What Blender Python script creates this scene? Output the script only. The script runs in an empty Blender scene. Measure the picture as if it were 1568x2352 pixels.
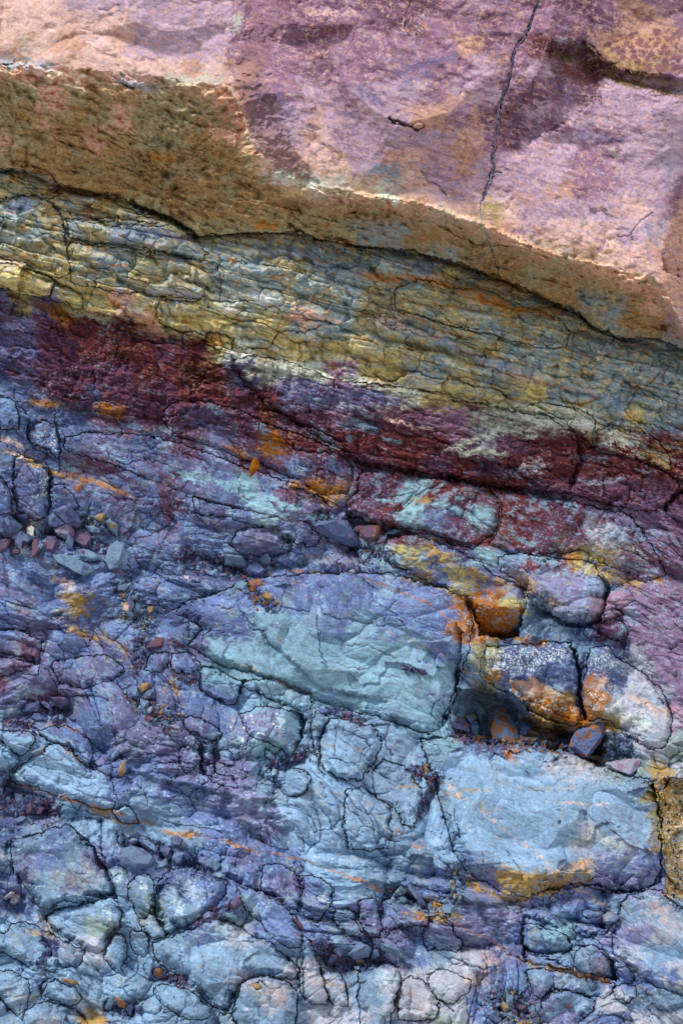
import bpy, bmesh, math, random
import numpy as np
from mathutils import Vector, Matrix, Euler
random.seed(7); RNG = np.random.RandomState(11)
F32 = np.float32
SC = bpy.context.scene
# ------------------------------------------------------------------ camera
FU = 2677.0                 # focal length, in the units the outcrop was surveyed in
CAM = (0.0, -3.5, 1.62)
cam = bpy.data.cameras.new('camera'); camo = bpy.data.objects.new('camera', cam)
SC.collection.objects.link(camo); SC.camera = camo
camo.location = CAM; camo.rotation_euler = (math.radians(90), 0, 0)
cam.sensor_fit = 'VERTICAL'; cam.sensor_height = 36.0; cam.lens = 36.0 * FU / 2352.0
cam.clip_start = 0.05; cam.clip_end = 500.0
# ------------------------------------------------------------------ sky and sun (open shade under a bright sky)
SUN_EL, SUN_AZ = 52.0, -58.0         # azimuth: degrees towards the left of the viewer's back
w = bpy.data.worlds.new('World'); SC.world = w; w.use_nodes = True
nt = w.node_tree; bg = nt.nodes['Background']
sky = nt.nodes.new('ShaderNodeTexSky'); sky.sky_type = 'NISHITA'; sky.sun_disc = False
sky.sun_elevation = math.radians(SUN_EL); sky.sun_rotation = math.radians(180 + SUN_AZ)
sky.air_density = 1.0; sky.dust_density = 3.0; sky.ozone_density = 0.6
nt.links.new(sky.outputs[0], bg.inputs[0]); bg.inputs[1].default_value = 0.062
sl = bpy.data.lights.new('sun', 'SUN'); so = bpy.data.objects.new('sun', sl); SC.collection.objects.link(so)
sl.energy = 1.5; sl.angle = math.radians(14); sl.color = (1.0, 0.93, 0.84)
el, az = math.radians(SUN_EL), math.radians(SUN_AZ)
sd = Vector((math.sin(az) * math.cos(el), -math.cos(az) * math.cos(el), math.sin(el)))
so.rotation_euler = sd.to_track_quat('Z', 'Y').to_euler(); so.location = sd * 20
SC.view_settings.view_transform = 'Standard'; SC.view_settings.look = 'None'
SC.view_settings.exposure = 1.32; SC.view_settings.gamma = 1.0
SC.render.engine = 'CYCLES'
GAIN = (0.80, 0.80, 0.80)            # seen colour -> pigment
# ------------------------------------------------------------------ noise
def h2(ix, iy, seed):
    x = (ix.astype(np.int64) * 374761393 + iy.astype(np.int64) * 668265263 + seed * 2147483647 + 1013904223) & 0xFFFFFFFF
    x = ((x ^ (x >> 13)) * 1274126177) & 0xFFFFFFFF
    x = ((x ^ (x >> 15)) * 2246822519) & 0xFFFFFFFF
    return ((x ^ (x >> 16)) & 0xFFFFFF).astype(F32) / F32(16777216)
_lat = {}
def lat(seed):
    if seed not in _lat:
        r = np.random.RandomState(seed + 500); a = r.rand(256, 256).astype(F32) * 6.2831853
        _lat[seed] = (np.cos(a), np.sin(a))
    return _lat[seed]
def perlin(x, y, seed):
    gx, gy = lat(seed % 13)
    o = (seed * 37) % 256
    fx = np.floor(x); fy = np.floor(y); ix = fx.astype(np.int32) + o; iy = fy.astype(np.int32) + o * 3
    x = x - fx; y = y - fy
    sx = x * x * x * (x * (x * 6 - 15) + 10); sy = y * y * y * (y * (y * 6 - 15) + 10)
    def g(i, j, dx, dy):
        i = (ix + i) & 255; j = (iy + j) & 255
        return gx[i, j] * dx + gy[i, j] * dy
    a = g(0, 0, x, y); b = g(1, 0, x - 1, y); c = g(0, 1, x, y - 1); d = g(1, 1, x - 1, y - 1)
    p = a + sx * (b - a); q = c + sx * (d - c)
    return (p + sy * (q - p)) * F32(1.5)
def fbm(x, y, seed, octv=4, gain=0.5, lac=2.03, ridge=False):
    t = 0; a = 1.0; s = 0
    for k in range(octv):
        n = perlin(x, y, seed + k * 5)
        if ridge: n = 1 - 2 * np.abs(n)
        t = t + n * F32(a); s += a; a *= gain; x = x * F32(lac) + F32(17.3); y = y * F32(lac) - F32(9.1)
    return t / F32(s)
def cells(x, y, seed, jit=0.9):
    fx = np.floor(x); fy = np.floor(y); f1 = np.full(x.shape, 9, F32); f2 = f1.copy(); cid = np.zeros(x.shape, F32)
    for j in (-1, 0, 1):
        for i in (-1, 0, 1):
            cx = fx + i; cy = fy + j
            px = cx + 0.5 + (h2(cx, cy, seed) - 0.5) * F32(jit); py = cy + 0.5 + (h2(cx, cy, seed + 1) - 0.5) * F32(jit)
            d = np.sqrt((px - x) ** 2 + (py - y) ** 2)
            m = d < f1
            f2 = np.where(m, f1, np.minimum(f2, d)); f1 = np.where(m, d, f1); cid = np.where(m, h2(cx, cy, seed + 2), cid)
    return f1, f2, cid
def facets(x, y, seed, slope=1.0):
    # upper envelope of randomly tilted planes: broken-rock facets
    fx = np.floor(x); fy = np.floor(y); best = np.full(x.shape, -9, F32); sec = best.copy(); cid = np.zeros(x.shape, F32)
    for j in (-1, 0, 1):
        for i in (-1, 0, 1):
            cx = fx + i; cy = fy + j
            px = cx + h2(cx, cy, seed); py = cy + h2(cx, cy, seed + 1)
            dx = x - px; dy = y - py
            th = h2(cx, cy, seed + 7) * 3.14159; cs = np.cos(th); sn = np.sin(th); ex = dx * cs + dy * sn; ey = dy * cs - dx * sn
            mm = np.maximum(np.maximum(np.abs(ex), np.abs(ey) * 1.25), np.abs(ex + ey) * 0.8)
            v = (h2(cx, cy, seed + 3) - 0.5) * 0.7 + ((h2(cx, cy, seed + 4) - 0.5) * dx + (h2(cx, cy, seed + 5) - 0.5) * dy) * F32(slope * 1.2) - 1.7 * np.maximum(mm - 0.42, 0) - 0.15 * mm
            v = v.astype(F32)
            m = v > best
            sec = np.where(m, best, np.maximum(sec, v)); best = np.where(m, v, best); cid = np.where(m, h2(cx, cy, seed + 6), cid)
    return best, best - sec, cid
def sstep(a, b, x):
    t = np.clip((x - a) / (b - a), 0, 1); return t * t * (3 - 2 * t)
# ------------------------------------------------------------------ survey grid
ST = 1.5
U0, U1, V0, V1 = -150.0, 1718.0, -110.0, 2470.0
us = np.arange(U0, U1, ST, dtype=F32); vs = np.arange(V0, V1, ST, dtype=F32)
U, V = np.meshgrid(us, vs); NV, NU = U.shape
TILE = dict(A=(0, 0), B=(900, 0), C=(1731, 0), D=(0, 800), E=(900, 800), F=(1731, 800), G=(0, 1600), H=(900, 1600), I=(1731, 1600),
            J=(0, 2400), K=(900, 2400), L=(1731, 2400), M=(0, 3096), N=(900, 3096), O=(1731, 3096), U=None)
def pts(s):
    t = s.split(); o = TILE[t[0]]; r = []
    for q in t[1:]:
        a, b = q.split(',')
        if o is None: r.append((float(a), float(b)))
        else: r.append(((o[0] + float(a) * 0.63776) / 1.7417, (o[1] + float(b) * 0.63776) / 1.7417))
    return np.array(r, F32)
def window(p, pad):
    a = max(0, int((p[:, 0].min() - pad - U0) / ST)); b = min(NU, int((p[:, 0].max() + pad - U0) / ST) + 2)
    c = max(0, int((p[:, 1].min() - pad - V0) / ST)); d = min(NV, int((p[:, 1].max() + pad - V0) / ST) + 2)
    return (slice(c, max(c, d)), slice(a, max(a, b)))
def linedist(X, Y, p):
    best = np.full(X.shape, 1e9, F32); sgn = np.ones(X.shape, F32); al = np.zeros(X.shape, F32)
    L = np.concatenate([[0], np.cumsum(np.hypot(*(p[1:] - p[:-1]).T))]); T = max(L[-1], 1e-3)
    for i in range(len(p) - 1):
        a = p[i]; d = p[i + 1] - a; l2 = max(float(d @ d), 1e-6)
        t = np.clip(((X - a[0]) * d[0] + (Y - a[1]) * d[1]) / l2, 0, 1)
        ex = X - a[0] - t * d[0]; ey = Y - a[1] - t * d[1]; q = ex * ex + ey * ey
        m = q < best
        best = np.where(m, q, best); sgn = np.where(m, np.sign(d[0] * ey - d[1] * ex), sgn)
        al = np.where(m, (L[i] + t * (L[i + 1] - L[i])) / T, al)
    return np.sqrt(best), sgn, al
def polydist(X, Y, p):
    q = np.vstack([p, p[:1]]); d, _, _ = linedist(X, Y, q)
    ins = np.zeros(X.shape, bool)
    for i in range(len(p)):
        x1, y1 = q[i]; x2, y2 = q[i + 1]
        if y1 == y2: continue
        c = ((Y < y1) != (Y < y2)) & (X < (x2 - x1) * (Y - y1) / (y2 - y1) + x1); ins ^= c
    return np.where(ins, d, -d)
def interp(tab, x):
    a = np.array(tab, F32); return np.interp(x, a[:, 0], a[:, 1]).astype(F32)
# warped coordinates: natural, ragged outlines for everything that was surveyed as straight runs
n1 = fbm(U / 55, V / 55, 1, 3); n2 = fbm(U / 55, V / 55, 2, 3)
n3 = perlin(U / 13, V / 13, 3); n4 = perlin(U / 13, V / 13, 4)
n5 = perlin(U / 5, V / 5, 6); n6 = perlin(U / 5, V / 5, 7)
WU = U + n1 * 5 + n3 * 2.6 + n5 * 1.1; WV = V + n2 * 5 + n4 * 2.6 + n6 * 1.1
jc = cells(U / 15 + n1, V / 13 + n2, 8); jd = cells(U / 6.5, V / 6, 9)
WU = WU + (jc[2] - 0.5) * 4.5 + (jd[2] - 0.5) * 1.6; WV = WV + (np.modf(jc[2] * 37)[0] - 0.5) * 4.5 + (np.modf(jd[2] * 37)[0] - 0.5) * 1.6
WU = WU.astype(F32); WV = WV.astype(F32)
# ------------------------------------------------------------------ contacts between the strata (picture-plane survey, x then y)
L1 = interp([(-150,130),(0,142),(90,150),(170,160),(330,178),(470,192),(520,195),(560,262),(580,340),(650,405),(760,432),(900,452),(1000,472),(1100,507),(1250,572),(1400,612),(1500,640),(1540,690),(1568,760),(1718,800)], U[0])
L2 = interp([(-150,370),(0,390),(60,392),(130,425),(200,437),(293,462),(388,496),(458,542),(560,535),(680,535),(722,547),(828,565),(923,576),(971,584),(1052,605),(1162,646),(1228,675),(1280,701),(1334,723),(1360,752),(1422,778),(1507,778),(1560,800),(1718,860)], U[0])
L3 = interp([(-150,640),(0,664),(102,686),(161,704),(256,726),(315,737),(384,752),(472,770),(524,829),(583,812),(663,827),(770,869),(883,880),(989,895),(1085,920),(1177,942),(1287,961),(1349,1020),(1452,1050),(1536,1087),(1568,1102),(1718,1170)], U[0])
L4 = interp([(-150,850),(0,868),(88,890),(161,925),(280,965),(400,985),(517,1000),(663,1018),(788,1043),(821,1073),(920,1078),(993,1095),(1085,1109),(1162,1120),(1232,1130),(1305,1139),(1448,1175),(1568,1240),(1718,1320)], U[0])
# ------------------------------------------------------------------ rock mineral colours, one letter per patch of the face
PAL = dict(P=(233,198,190), L=(192,168,194), V=(158,122,152), M=(114,80,104), T=(203,160,140), O=(146,122,80), o=(122,100,64), G=(146,142,112),
  g=(128,144,146), Y=(184,172,116), W=(200,208,194), n=(126,102,138), R=(106,52,58), r=(86,48,40), m=(94,60,88), p=(100,100,144), v=(124,124,168), b=(98,116,168),
  B=(128,158,196), t=(118,152,178), d=(74,86,132), s=(112,136,170), k=(162,164,184), X=(166,102,30), y=(168,134,72), c=(138,178,198), w=(180,198,218))
GRID = '''
PPPLLLLLLLVVMVVMMMMVVVMMMVTVM
PPPPPPLLLLVVVMVVMMVVMVVMMMTTV
PTPTPPLLLLVVVMVVVVVTMVRMMTTTT
GTPPPPPPTPTVVVVVVVVVLVLMRroOV
OGTGOOGGGTTVVLVLLLVLLMMMMLLLL
GOTOOTGGGTTLLLLLLTTVMMLLLLLLL
TOOOTOGGOOTPLPLLLLLTVMLLLVLLL
GOOoOOoOoOOPPPPLTPLTLLLLVVLLL
GGOOOOOoOOOOYWWYWPLLLLLTVVLLL
ggGGOGGoOOOOoOOoOOPPYPLLLLPLT
ggGgGggGGGGGGOGggOOOOTPPPPLkT
GGGGggGggggGGggggGgGoOOOOPPTT
YYGYGgGGGgggggggggGGOOGOOOTTT
pYpYYTYYYWWWgggGGGGGGGOOggOTT
ppmRRrTYYYGYgWgGGgGGgGggGgOOV
ppmmRrRmRYWYYGYGGGgGGggGggggg
dpmmmmRRrrpWWWVYYGgGgGggGgggg
bdmmpmmmRRmRvvvpWWYYGGYggGggg
bbddmmmmppmrmmVmMMVVWWWWWgYgg
bdbdppdmmpmXRRRRRmRVkMVVRWWgg
dpbmmbppppmmbmmmRRmRmRRMkRRRM
dddppdbmpbcbmmRmmcRRRmmMkkVRR
bpbbdpbmbpbcppvmRcbmcRRmRmkkV
dkddbdbpbbppbpvmRmmmRRmRmkmkV
bbdbdbdbdbbbbbvscYbdcbRRYymmV
pbbdbdbbdddXdbbbsbyYbvvvvsyYV
bpbybbdddbbdbbbbbbyXXYsvvVkVV
bppbpbbbdddttsbtbbbXXsssdmVVV
pmpbppdpptttttttttbsGdddsdkVV
mppppbbpbttttttttttsGdddddkVV
ppmpbpppbbBtttttttssgsyydkkkV
BpbbbppppbvvtsssstttssyyXykkV
BBBbbppppsscssBssstBdXddydkkg
BBBBbbbppppsBBBsssBBBBBkkggyk
bBBBBbsbbpvsBBBsssBBBBBBBBsyy
dbBBBBssbbvvBBssssBBBBBBBssYy
dsbsBssBsbbvsBBBssBBBBBBksByy
spbspbbbbbpbbBBBssBbsBBsssByY
bpBpssBdbbbppbBssbbvvyyvvvbdy
ddBBsBgBsbsbbbspbXyppvbbbskkk
Bsssgsstbskbbbsppppppbstbkkkk
sBBskBBsBBsssssbvbskppbssbkkk
BBsBsBsBBskskksskkkkbbsbsskkk
sBsssBBBssskskkskTkkbppsskkkk
ssksysBsBsssskkkskgkbkkpbbkkk
'''.split()
# second thoughts: row, first column, last column, colour
for r_, a_, b_, c_ in ((17, 24, 28, 'g'), (19, 22, 28, 'R'), (19, 14, 18, 'R'), (20, 23, 28, 'R'), (21, 20, 21, 'R'), (21, 24, 27, 'M'), (22, 26, 28, 'n'), (23, 27, 28, 'n'), (24, 28, 28, 'n'),
                       (25, 26, 28, 'n'), (26, 26, 28, 'n'), (27, 26, 28, 'n'), (28, 27, 28, 'n'), (29, 27, 28, 'n'), (30, 28, 28, 'n'), (37, 25, 28, 'b'), (38, 25, 27, 'v'), (39, 26, 28, 's'), (40, 25, 26, 'v'), (41, 27, 28, 's'), (42, 25, 27, 'b'), (43, 26, 28, 's'), (25, 11, 11, 'b'), (25, 18, 18, 'b'), (26, 18, 18, 'b'), (43, 17, 18, 'k')):
    q_ = GRID[r_].ljust(29, GRID[r_][-1]); GRID[r_] = q_[:a_] + c_ * (b_ - a_ + 1) + q_[b_ + 1:]
# ------------------------------------------------------------------ opened cracks: half width, depth in mm : run
CR = '''
6 60 A 800,1250 850,1285 920,1315 1000,1345 1060,1368 1130,1410 1200,1470 1260,1495
3 25 A 420,1165 520,1185 600,1195 700,1225 800,1252
2 20 A 120,1050 200,1040 260,1060 330,1090 340,1140 390,1180
1.5 10 A 0,1245 100,1240 200,1235 300,1240 350,1215
1.6 12 A 340,1275 345,1300 370,1350 400,1410 390,1470 420,1500
1.2 6 A 560,840 600,870 610,900 560,910
1.2 6 A 700,1340 790,1365 850,1360 930,1365
1.5 8 A 540,1290 620,1330 700,1345
1.2 8 A 650,1400 665,1440 655,1470
1 5 A 1060,950 1110,985 1180,1010
1 5 A 300,1440 450,1460 560,1500 690,1530
1 4 A 500,970 620,950 720,940
1 4 A 950,870 1000,920 1060,950
1 5 A 1290,970 1380,960 1450,1000
0.9 4 B 840,90 830,150 800,250 760,340 770,420 775,480
1 5 B 1165,0 1140,90 1115,180
0.8 3 B 1115,210 1250,235
3.2 28 B 1015,735 1080,770 1150,800 1210,810 1245,795
1.4 7 B 1210,1060 1270,1130 1340,1170 1375,1210 1380,1245
0.8 4 B 375,780 360,860 340,900
3.6 38 B 370,1390 450,1440 480,1470 560,1495 620,1485 700,1490 780,1520 850,1545 1000,1560
2 44 C 670,-20 620,130 560,260 510,330 490,430 460,530 430,620 405,700 385,850 378,960 382,1060 350,1160 310,1260 290,1300
1.4 10 C 382,1075 435,1092
1.3 7 C 1385,1320 1310,1380 1270,1440 1220,1480 1150,1490
1 5 C 1240,1480 1250,1510
1.4 8 C 725,235 830,245 940,265 1010,300 1050,360 1100,400 1180,440 1250,460 1350,465 1450,475 1568,490
0.9 5 C 1460,485 1435,540 1440,590 1465,640
0.8 3 C 880,1180 885,1260 
0.8 3 C 980,900 1060,920
1.8 14 D 340,20 370,80 400,150 410,200 450,240 560,275 650,285 700,265 800,275 870,290 1000,312 1100,330 1180,350 1230,380
2.4 18 D 0,400 60,405 130,420 200,440 270,460 320,495 350,530 420,560 480,580
1.1 6 D 430,370 435,460 410,500
0.9 4 D 125,180 180,210 280,240 350,300 390,330
2 12 D 345,540 330,590 300,630
1.6 9 D 0,560 150,580 280,620 330,630 440,670 520,665
1.4 8 D 400,540 470,580 520,620 525,670
1.4 8 D 670,590 680,640 660,640
1.2 6 D 570,670 650,700 740,735 860,720
1.8 10 D 970,600 975,680 985,720 1040,740 1050,790
1 5 D 480,580 700,590 800,580 900,600 1000,610 1200,620 1400,610 1568,620
0.8 4 D 740,500 860,530 940,520
1 5 D 1320,470 1350,530 1370,560
1.2 6 D 1400,400 1410,470 1390,590
1 5 D 1510,420 1520,540
1.2 7 D 1160,350 1300,370 1400,380 1568,400
1.2 7 D 640,70 740,105 830,110
1.4 8 D 1040,205 1150,200 1200,220
2 12 D 1270,190 1330,250 1340,340
1.4 8 D 450,920 520,950 600,970
1.5 9 D 590,1000 590,1080 600,1200
5 34 D 1440,980 1480,1060 1530,1130 1568,1180
1.8 12 D 1290,1070 1280,1130 1200,1170 1190,1260 1240,1300 1280,1290
2 14 D 1050,1360 1120,1345 1170,1330 1190,1300
1.3 8 D 970,1400 980,1350 1040,1360
1.2 8 D 1460,880 1480,885 1455,960
1.6 12 D 95,1170 90,1240 130,1310 180,1360 170,1450 190,1530 240,1568
1 6 D 225,1190 190,1260
1 6 D 100,1410 110,1440 120,1330
1.6 12 D 340,1330 350,1400 370,1460 400,1530
1.2 7 D 440,1260 445,1310
1.2 7 D 460,1380 500,1450 510,1500
1.8 10 D 440,1230 600,1240 640,1290
1 5 E 300,330 300,390
1.1 6 E 100,410 105,520
1 5 E 410,440 420,530 400,600
1.2 7 E 0,220 100,225 200,215 300,232
1 5 E 620,300 660,370 680,400
1.2 7 E 330,380 430,385 500,440
2.2 16 E 1070,545 1075,580 1040,620 1020,680 1080,680 1150,730 1200,750 1290,790 1400,830 1460,860 1568,880
1.2 7 E 1080,540 1160,500 1240,530 1330,550 1400,570 1480,600
1.6 8 E 650,410 750,420 850,440 950,460 1040,490
1 5 E 710,480 760,530 850,570 920,600
1.2 6 E 640,780 660,850 655,900
0.9 4 E 680,760 760,790 800,780 880,800 960,775 1080,820
1.8 10 E 90,880 60,920 40,970
1 6 E 170,840 190,870 280,900 350,930 380,960 450,980 540,990
1.2 7 E 800,960 810,1000 780,1040
1.2 7 E 990,920 1000,1000 985,1080
2.2 14 E 740,1070 720,1090 690,1105 680,1150 690,1200
1 6 E 640,990 710,1040 780,1055 900,1070 960,1100 1030,1140 1150,1170
2 12 E 535,1290 530,1340
2 12 E 745,1450 740,1510 720,1550
1.4 8 E 430,1340 440,1400
1.5 9 E 1190,1380 1180,1470
1 5 E 1450,1340 1440,1420 1470,1480
4 26 E 0,1020 50,1050 80,1100 150,1180 220,1240 260,1300 340,1330 430,1380 560,1430 650,1470 700,1510 760,1550
1.1 7 E 130,1390 140,1520
1.4 8 E 200,1500 320,1510 420,1530
3.4 36 F -200,290 0,370 160,400 250,450 380,470 460,510 560,570 640,590 720,620 780,660 860,670 930,720 1000,800 1080,820 1170,870 1290,890 1360,870
1.2 7 F 145,560 150,480 260,490 340,500
1 6 F 0,550 60,560 150,590 220,620 330,660 440,710 540,720
1.2 7 F 770,780 750,840 750,890 720,925
1.1 6 F 310,890 450,900 500,890 580,920 640,930 700,920
1 5 F 650,930 660,970 740,1000 780,1020 770,1090 775,1110
1 5 F 160,880 165,930
1.6 9 F 1330,900 1310,950 1360,990 1440,1010
2.6 14 F 1430,1070 1390,1120 1350,1160
0.9 4 F 1120,1090 1130,1150
2.2 12 F 1275,1170 1260,1220 1230,1270 1210,1310
0.9 4 F 970,1120 975,1160 1100,1190 1200,1200
3.4 26 F 1030,1440 1010,1500 995,1560
1.1 6 F 1140,1480 1130,1540
1.2 7 F 520,1340 515,1400 540,1440
1 5 F 150,1380 140,1460 200,1500
1.4 7 F 1530,1000 1520,1100 1568,1180
1 6 F 160,1190 250,1240 400,1290 500,1320 540,1300
1.2 8 G 20,180 10,250 60,310 110,340
2.2 14 G 165,200 180,270 220,300 290,340 360,385
1.8 14 G 330,150 380,250 380,380 375,470
1.5 10 G 90,360 80,450 90,560 100,640
1.2 7 G 0,480 50,560 60,640
1.5 9 G 670,300 690,360 770,400 830,395 890,370
1.3 8 G 890,370 1000,385 1050,400
1.3 8 G 850,610 920,605 1000,610 1040,605 1100,560 1160,540 1180,500
1 5 G 800,640 760,700 740,760
0.9 5 G 1110,760 1000,830 990,900 1020,960
1.2 7 G 930,330 1040,345 1050,370
1 6 G 1500,440 1500,600
0.9 5 G 790,910 900,930 1000,970
1.3 8 G 1140,1320 1200,1280 1270,1250 1330,1290 1470,1310 1490,1280 1530,1230
1.2 7 G 1140,1340 1190,1400 1190,1500
1 5 G 1200,1400 1400,1460 1450,1500
1 6 G 0,1250 80,1280 240,1330 350,1390
1 5 G 210,1380 240,1340
1.2 6 G 310,520 310,690
1.2 6 G 720,620 800,620 890,640
3 20 H 430,260 440,300 520,320 600,330 700,340
1.5 9 H 735,200 740,280
1.5 9 H 450,400 540,430 640,440 700,470 770,490
1 5 H 100,440 90,520
1.3 8 H 380,500 385,640 385,720
1 6 H 200,480 240,570 280,630 310,680 330,690
1.5 9 H 640,640 600,700 560,750
0.9 5 H 890,530 830,600 790,660
2 14 H 620,850 680,900
3 22 H 780,680 780,760 820,790
1.2 8 H 940,1010 910,1080
1.4 8 H 1070,900 1070,940
1 6 H 1480,960 1500,1000 1490,1040 1450,1080
0.9 5 H 990,940 1080,960 1200,980 1300,1000
1 6 H 480,1070 540,1110 620,1130
1.1 6 H 620,1160 600,1250 620,1340
1 5 H 920,1160 930,1270 1030,1310 1090,1240 1080,1170
1.3 7 H 600,1340 700,1365 820,1385 900,1410 960,1430 1000,1420 1010,1330
1.2 7 H 1010,1320 1040,1310 1100,1390 1150,1430
1.2 7 H 120,1230 90,1300 130,1370 180,1420 230,1450 280,1530 330,1568
1.4 8 H 580,1340 570,1420 600,1510 610,1568
1.2 7 H 340,1290 440,1310 540,1330
1.5 9 H 1300,1160 1400,1200 1500,1240 1540,1250
4 30 I -200,390 0,490 120,490 250,520 370,545 460,550 560,560 650,575 740,580
2 10 I 140,330 170,390 210,410
2.6 16 I 860,370 890,450 880,530 860,580
1.8 12 I 910,340 1000,370 1100,390 1150,430 1200,460 1215,540 1235,620 1240,680
5 40 I 1568,560 1510,610 1470,650 1450,700
1.8 10 I 1480,690 1530,780
1 6 I 460,560 450,620
1.4 8 I 190,930 270,905 370,890
1 6 I 200,950 190,1000
1.2 7 I 160,1060 150,1130
0.8 4 I 440,660 560,740 680,800 750,840
1 5 I 1460,1080 1450,1230
1 5 I 880,850 940,870 1000,930
4 30 K 115,500 100,550 90,590
1.3 8 K 580,130 600,220 600,290 610,380 650,430
1 6 K 100,90 140,130 160,180 230,200 270,250 350,310
2 14 K 660,740 620,810 600,870 590,1000 600,1060 630,1130
1.5 9 K 545,870 575,900 590,960
1.2 7 K 680,780 705,830 690,900 690,990
1.3 8 K 750,750 750,820 800,840 890,880 920,920 920,990 890,1050 850,1130 790,1140
1.4 8 K 620,990 700,1000 820,1030 840,1050
5.5 55 K 1375,760 1410,720 1440,640 1468,545
1.3 8 K 1350,610 1300,670 1290,720 1330,760
1.3 8 K 980,830 1010,920 1060,980
1.5 9 K 730,1370 740,1420 760,1460 770,1568
1.3 8 K 1040,1310 1055,1360 1020,1390 1030,1430 1060,1450
1 6 K 300,1090 370,1200 400,1240 480,1240 520,1190 540,1120
1 6 K 400,1240 400,1290 480,1300
1.1 6 K 1440,1300 1430,1360 1460,1440 1470,1540
0.8 4 K 900,460 1000,480 1110,500 1130,560
0.8 4 K 690,390 760,420 840,440 960,420
0.9 5 K 720,270 800,290 900,290 1000,330 1080,380
1.6 8 K 1210,370 1220,400
0.9 4 K 620,1180 640,1280 690,1300
5 60 L 870,290 890,330 900,390 920,440 910,500 920,600 940,700 960,770
1.3 8 L 720,480 740,540 780,580 850,600
1 6 L 1110,280 1100,350
0.8 5 L 0,905 150,930 330,960 440,970 600,1010
0.8 4 L 500,1130 600,1180 700,1200
0.8 4 L 740,1250 760,1310 800,1330
0.8 4 L 1080,1380 1180,1430
1 6 L 870,250 860,320
1.1 6 J 160,20 230,60 350,130 420,180 480,220
1.2 7 J 0,220 60,190 110,180 170,200 300,230
1.4 8 J 250,310 260,400 330,500 350,520
1.2 7 J 90,350 90,460
1.2 7 J 200,520 220,540
1.3 7 J 1070,380 1080,420 1020,450
1.6 9 J 725,800 725,900 740,930
4 32 J 1250,880 1250,980 1260,1060 1290,1110
1.8 10 J 1100,640 1110,720 1170,790 1230,870 1300,890
2 12 J 1120,1000 1120,1100 1090,1130
1.2 7 J 230,960 230,1040
1.2 7 J 160,1000 120,1010 100,1060
1.2 7 J 0,880 60,930 110,970 150,990
2 12 J 250,840 300,880 370,920
1 6 J 380,1070 370,1160 370,1280
0.9 5 J 290,910 280,980 310,1040 300,1100
1.2 7 J 840,1140 890,1180 920,1250 930,1290
2 14 J 640,1370 630,1480 640,1568
3.5 24 J 1540,500 1500,560
1.2 7 J 500,1360 560,1300
1 5 J 970,800 1000,850 940,900
1 5 J 0,1500 40,1440 30,1400
2 13 M 640,290 635,400 650,500 660,590 720,700 740,790
1.8 12 M 50,430 50,530 110,640 150,760 165,850
1.4 8 M 860,380 900,400 960,430
1.5 8 M 330,850 480,830 600,790 690,760
1.2 7 M 1485,490 1480,540 1465,580
1 6 M 1290,650 1300,740 1290,850
1 6 M 960,680 960,740 960,820
1.1 6 M 1040,1010 1130,1080 1130,1180 1150,1270
1.4 8 M 900,1240 910,1190 930,1190
4 28 M 265,1390 260,1330 290,1290
2 12 M 0,1400 40,1460 60,1490
1.2 7 M 650,1150 670,1070 700,1010
1.3 8 M 1520,1300 1490,1380 1495,1400
0.9 5 M 1240,1040 1270,1140 1280,1260
1 6 M 130,1440 120,1520
1.2 7 M 850,900 870,980 960,1040
1.2 7 M 760,830 780,900 860,980
1.8 12 N 475,650 475,760 470,880
2 14 N 490,980 480,1080 460,1180 465,1250 455,1310 490,1380 520,1440
1 6 N 380,1130 430,1200 465,1250
1.1 7 N 590,1200 640,1330 650,1440
1 6 N 730,1240 760,1350 780,1430
2 13 N 1095,1300 1070,1400 1050,1460
1 6 N 970,1290 1050,1295 1095,1300
2.2 13 N 1260,1310 1280,1370 1330,1420 1390,1450 1430,1500
1.8 10 N 1290,870 1360,880 1400,910 1430,930 1430,980
1.2 7 N 960,780 975,860 980,940
0.9 5 N 760,450 775,560 780,640
0.8 4 N 890,480 870,540 840,600
1.3 8 N 500,400 495,470
1.4 8 N 80,490 60,560 50,590
1.3 8 N 1210,500 1180,560 1140,600 1140,660
1 6 N 380,830 420,870 470,890 540,930 600,930
1 5 N 200,500 240,490 380,530
2.2 15 O 560,930 555,1000 560,1100 570,1160
1.8 11 O 570,1090 640,1130 720,1150 800,1190
1.4 8 O 430,1090 470,1130 550,1165
1.5 9 O 1140,1180 1150,1260 1150,1310 1140,1350 1110,1400
1.4 8 O 740,1350 700,1400 680,1420 650,1450
1 6 O 570,1230 600,1320 620,1400
0.9 5 O 360,1130 380,1200 370,1310
1.6 7 O 450,480 500,540 550,610 570,680
1 5 O 310,470 310,560 350,620
1 6 O 680,830 690,880 700,930
1.6 9 O 1400,690 1330,720 1230,740 1200,790 1160,860
1 6 O 120,960 130,920
1 6 O 110,990 180,1040 190,1080 140,1130
1.4 9 O 20,1400 60,1440 110,1480
1 6 O 990,840 930,850 1050,870
1 6 O 830,920 960,1000 1100,990
1 6 O 1150,1190 1220,1210 1240,1250
1 5 O 760,1250 760,1340
'''
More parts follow.
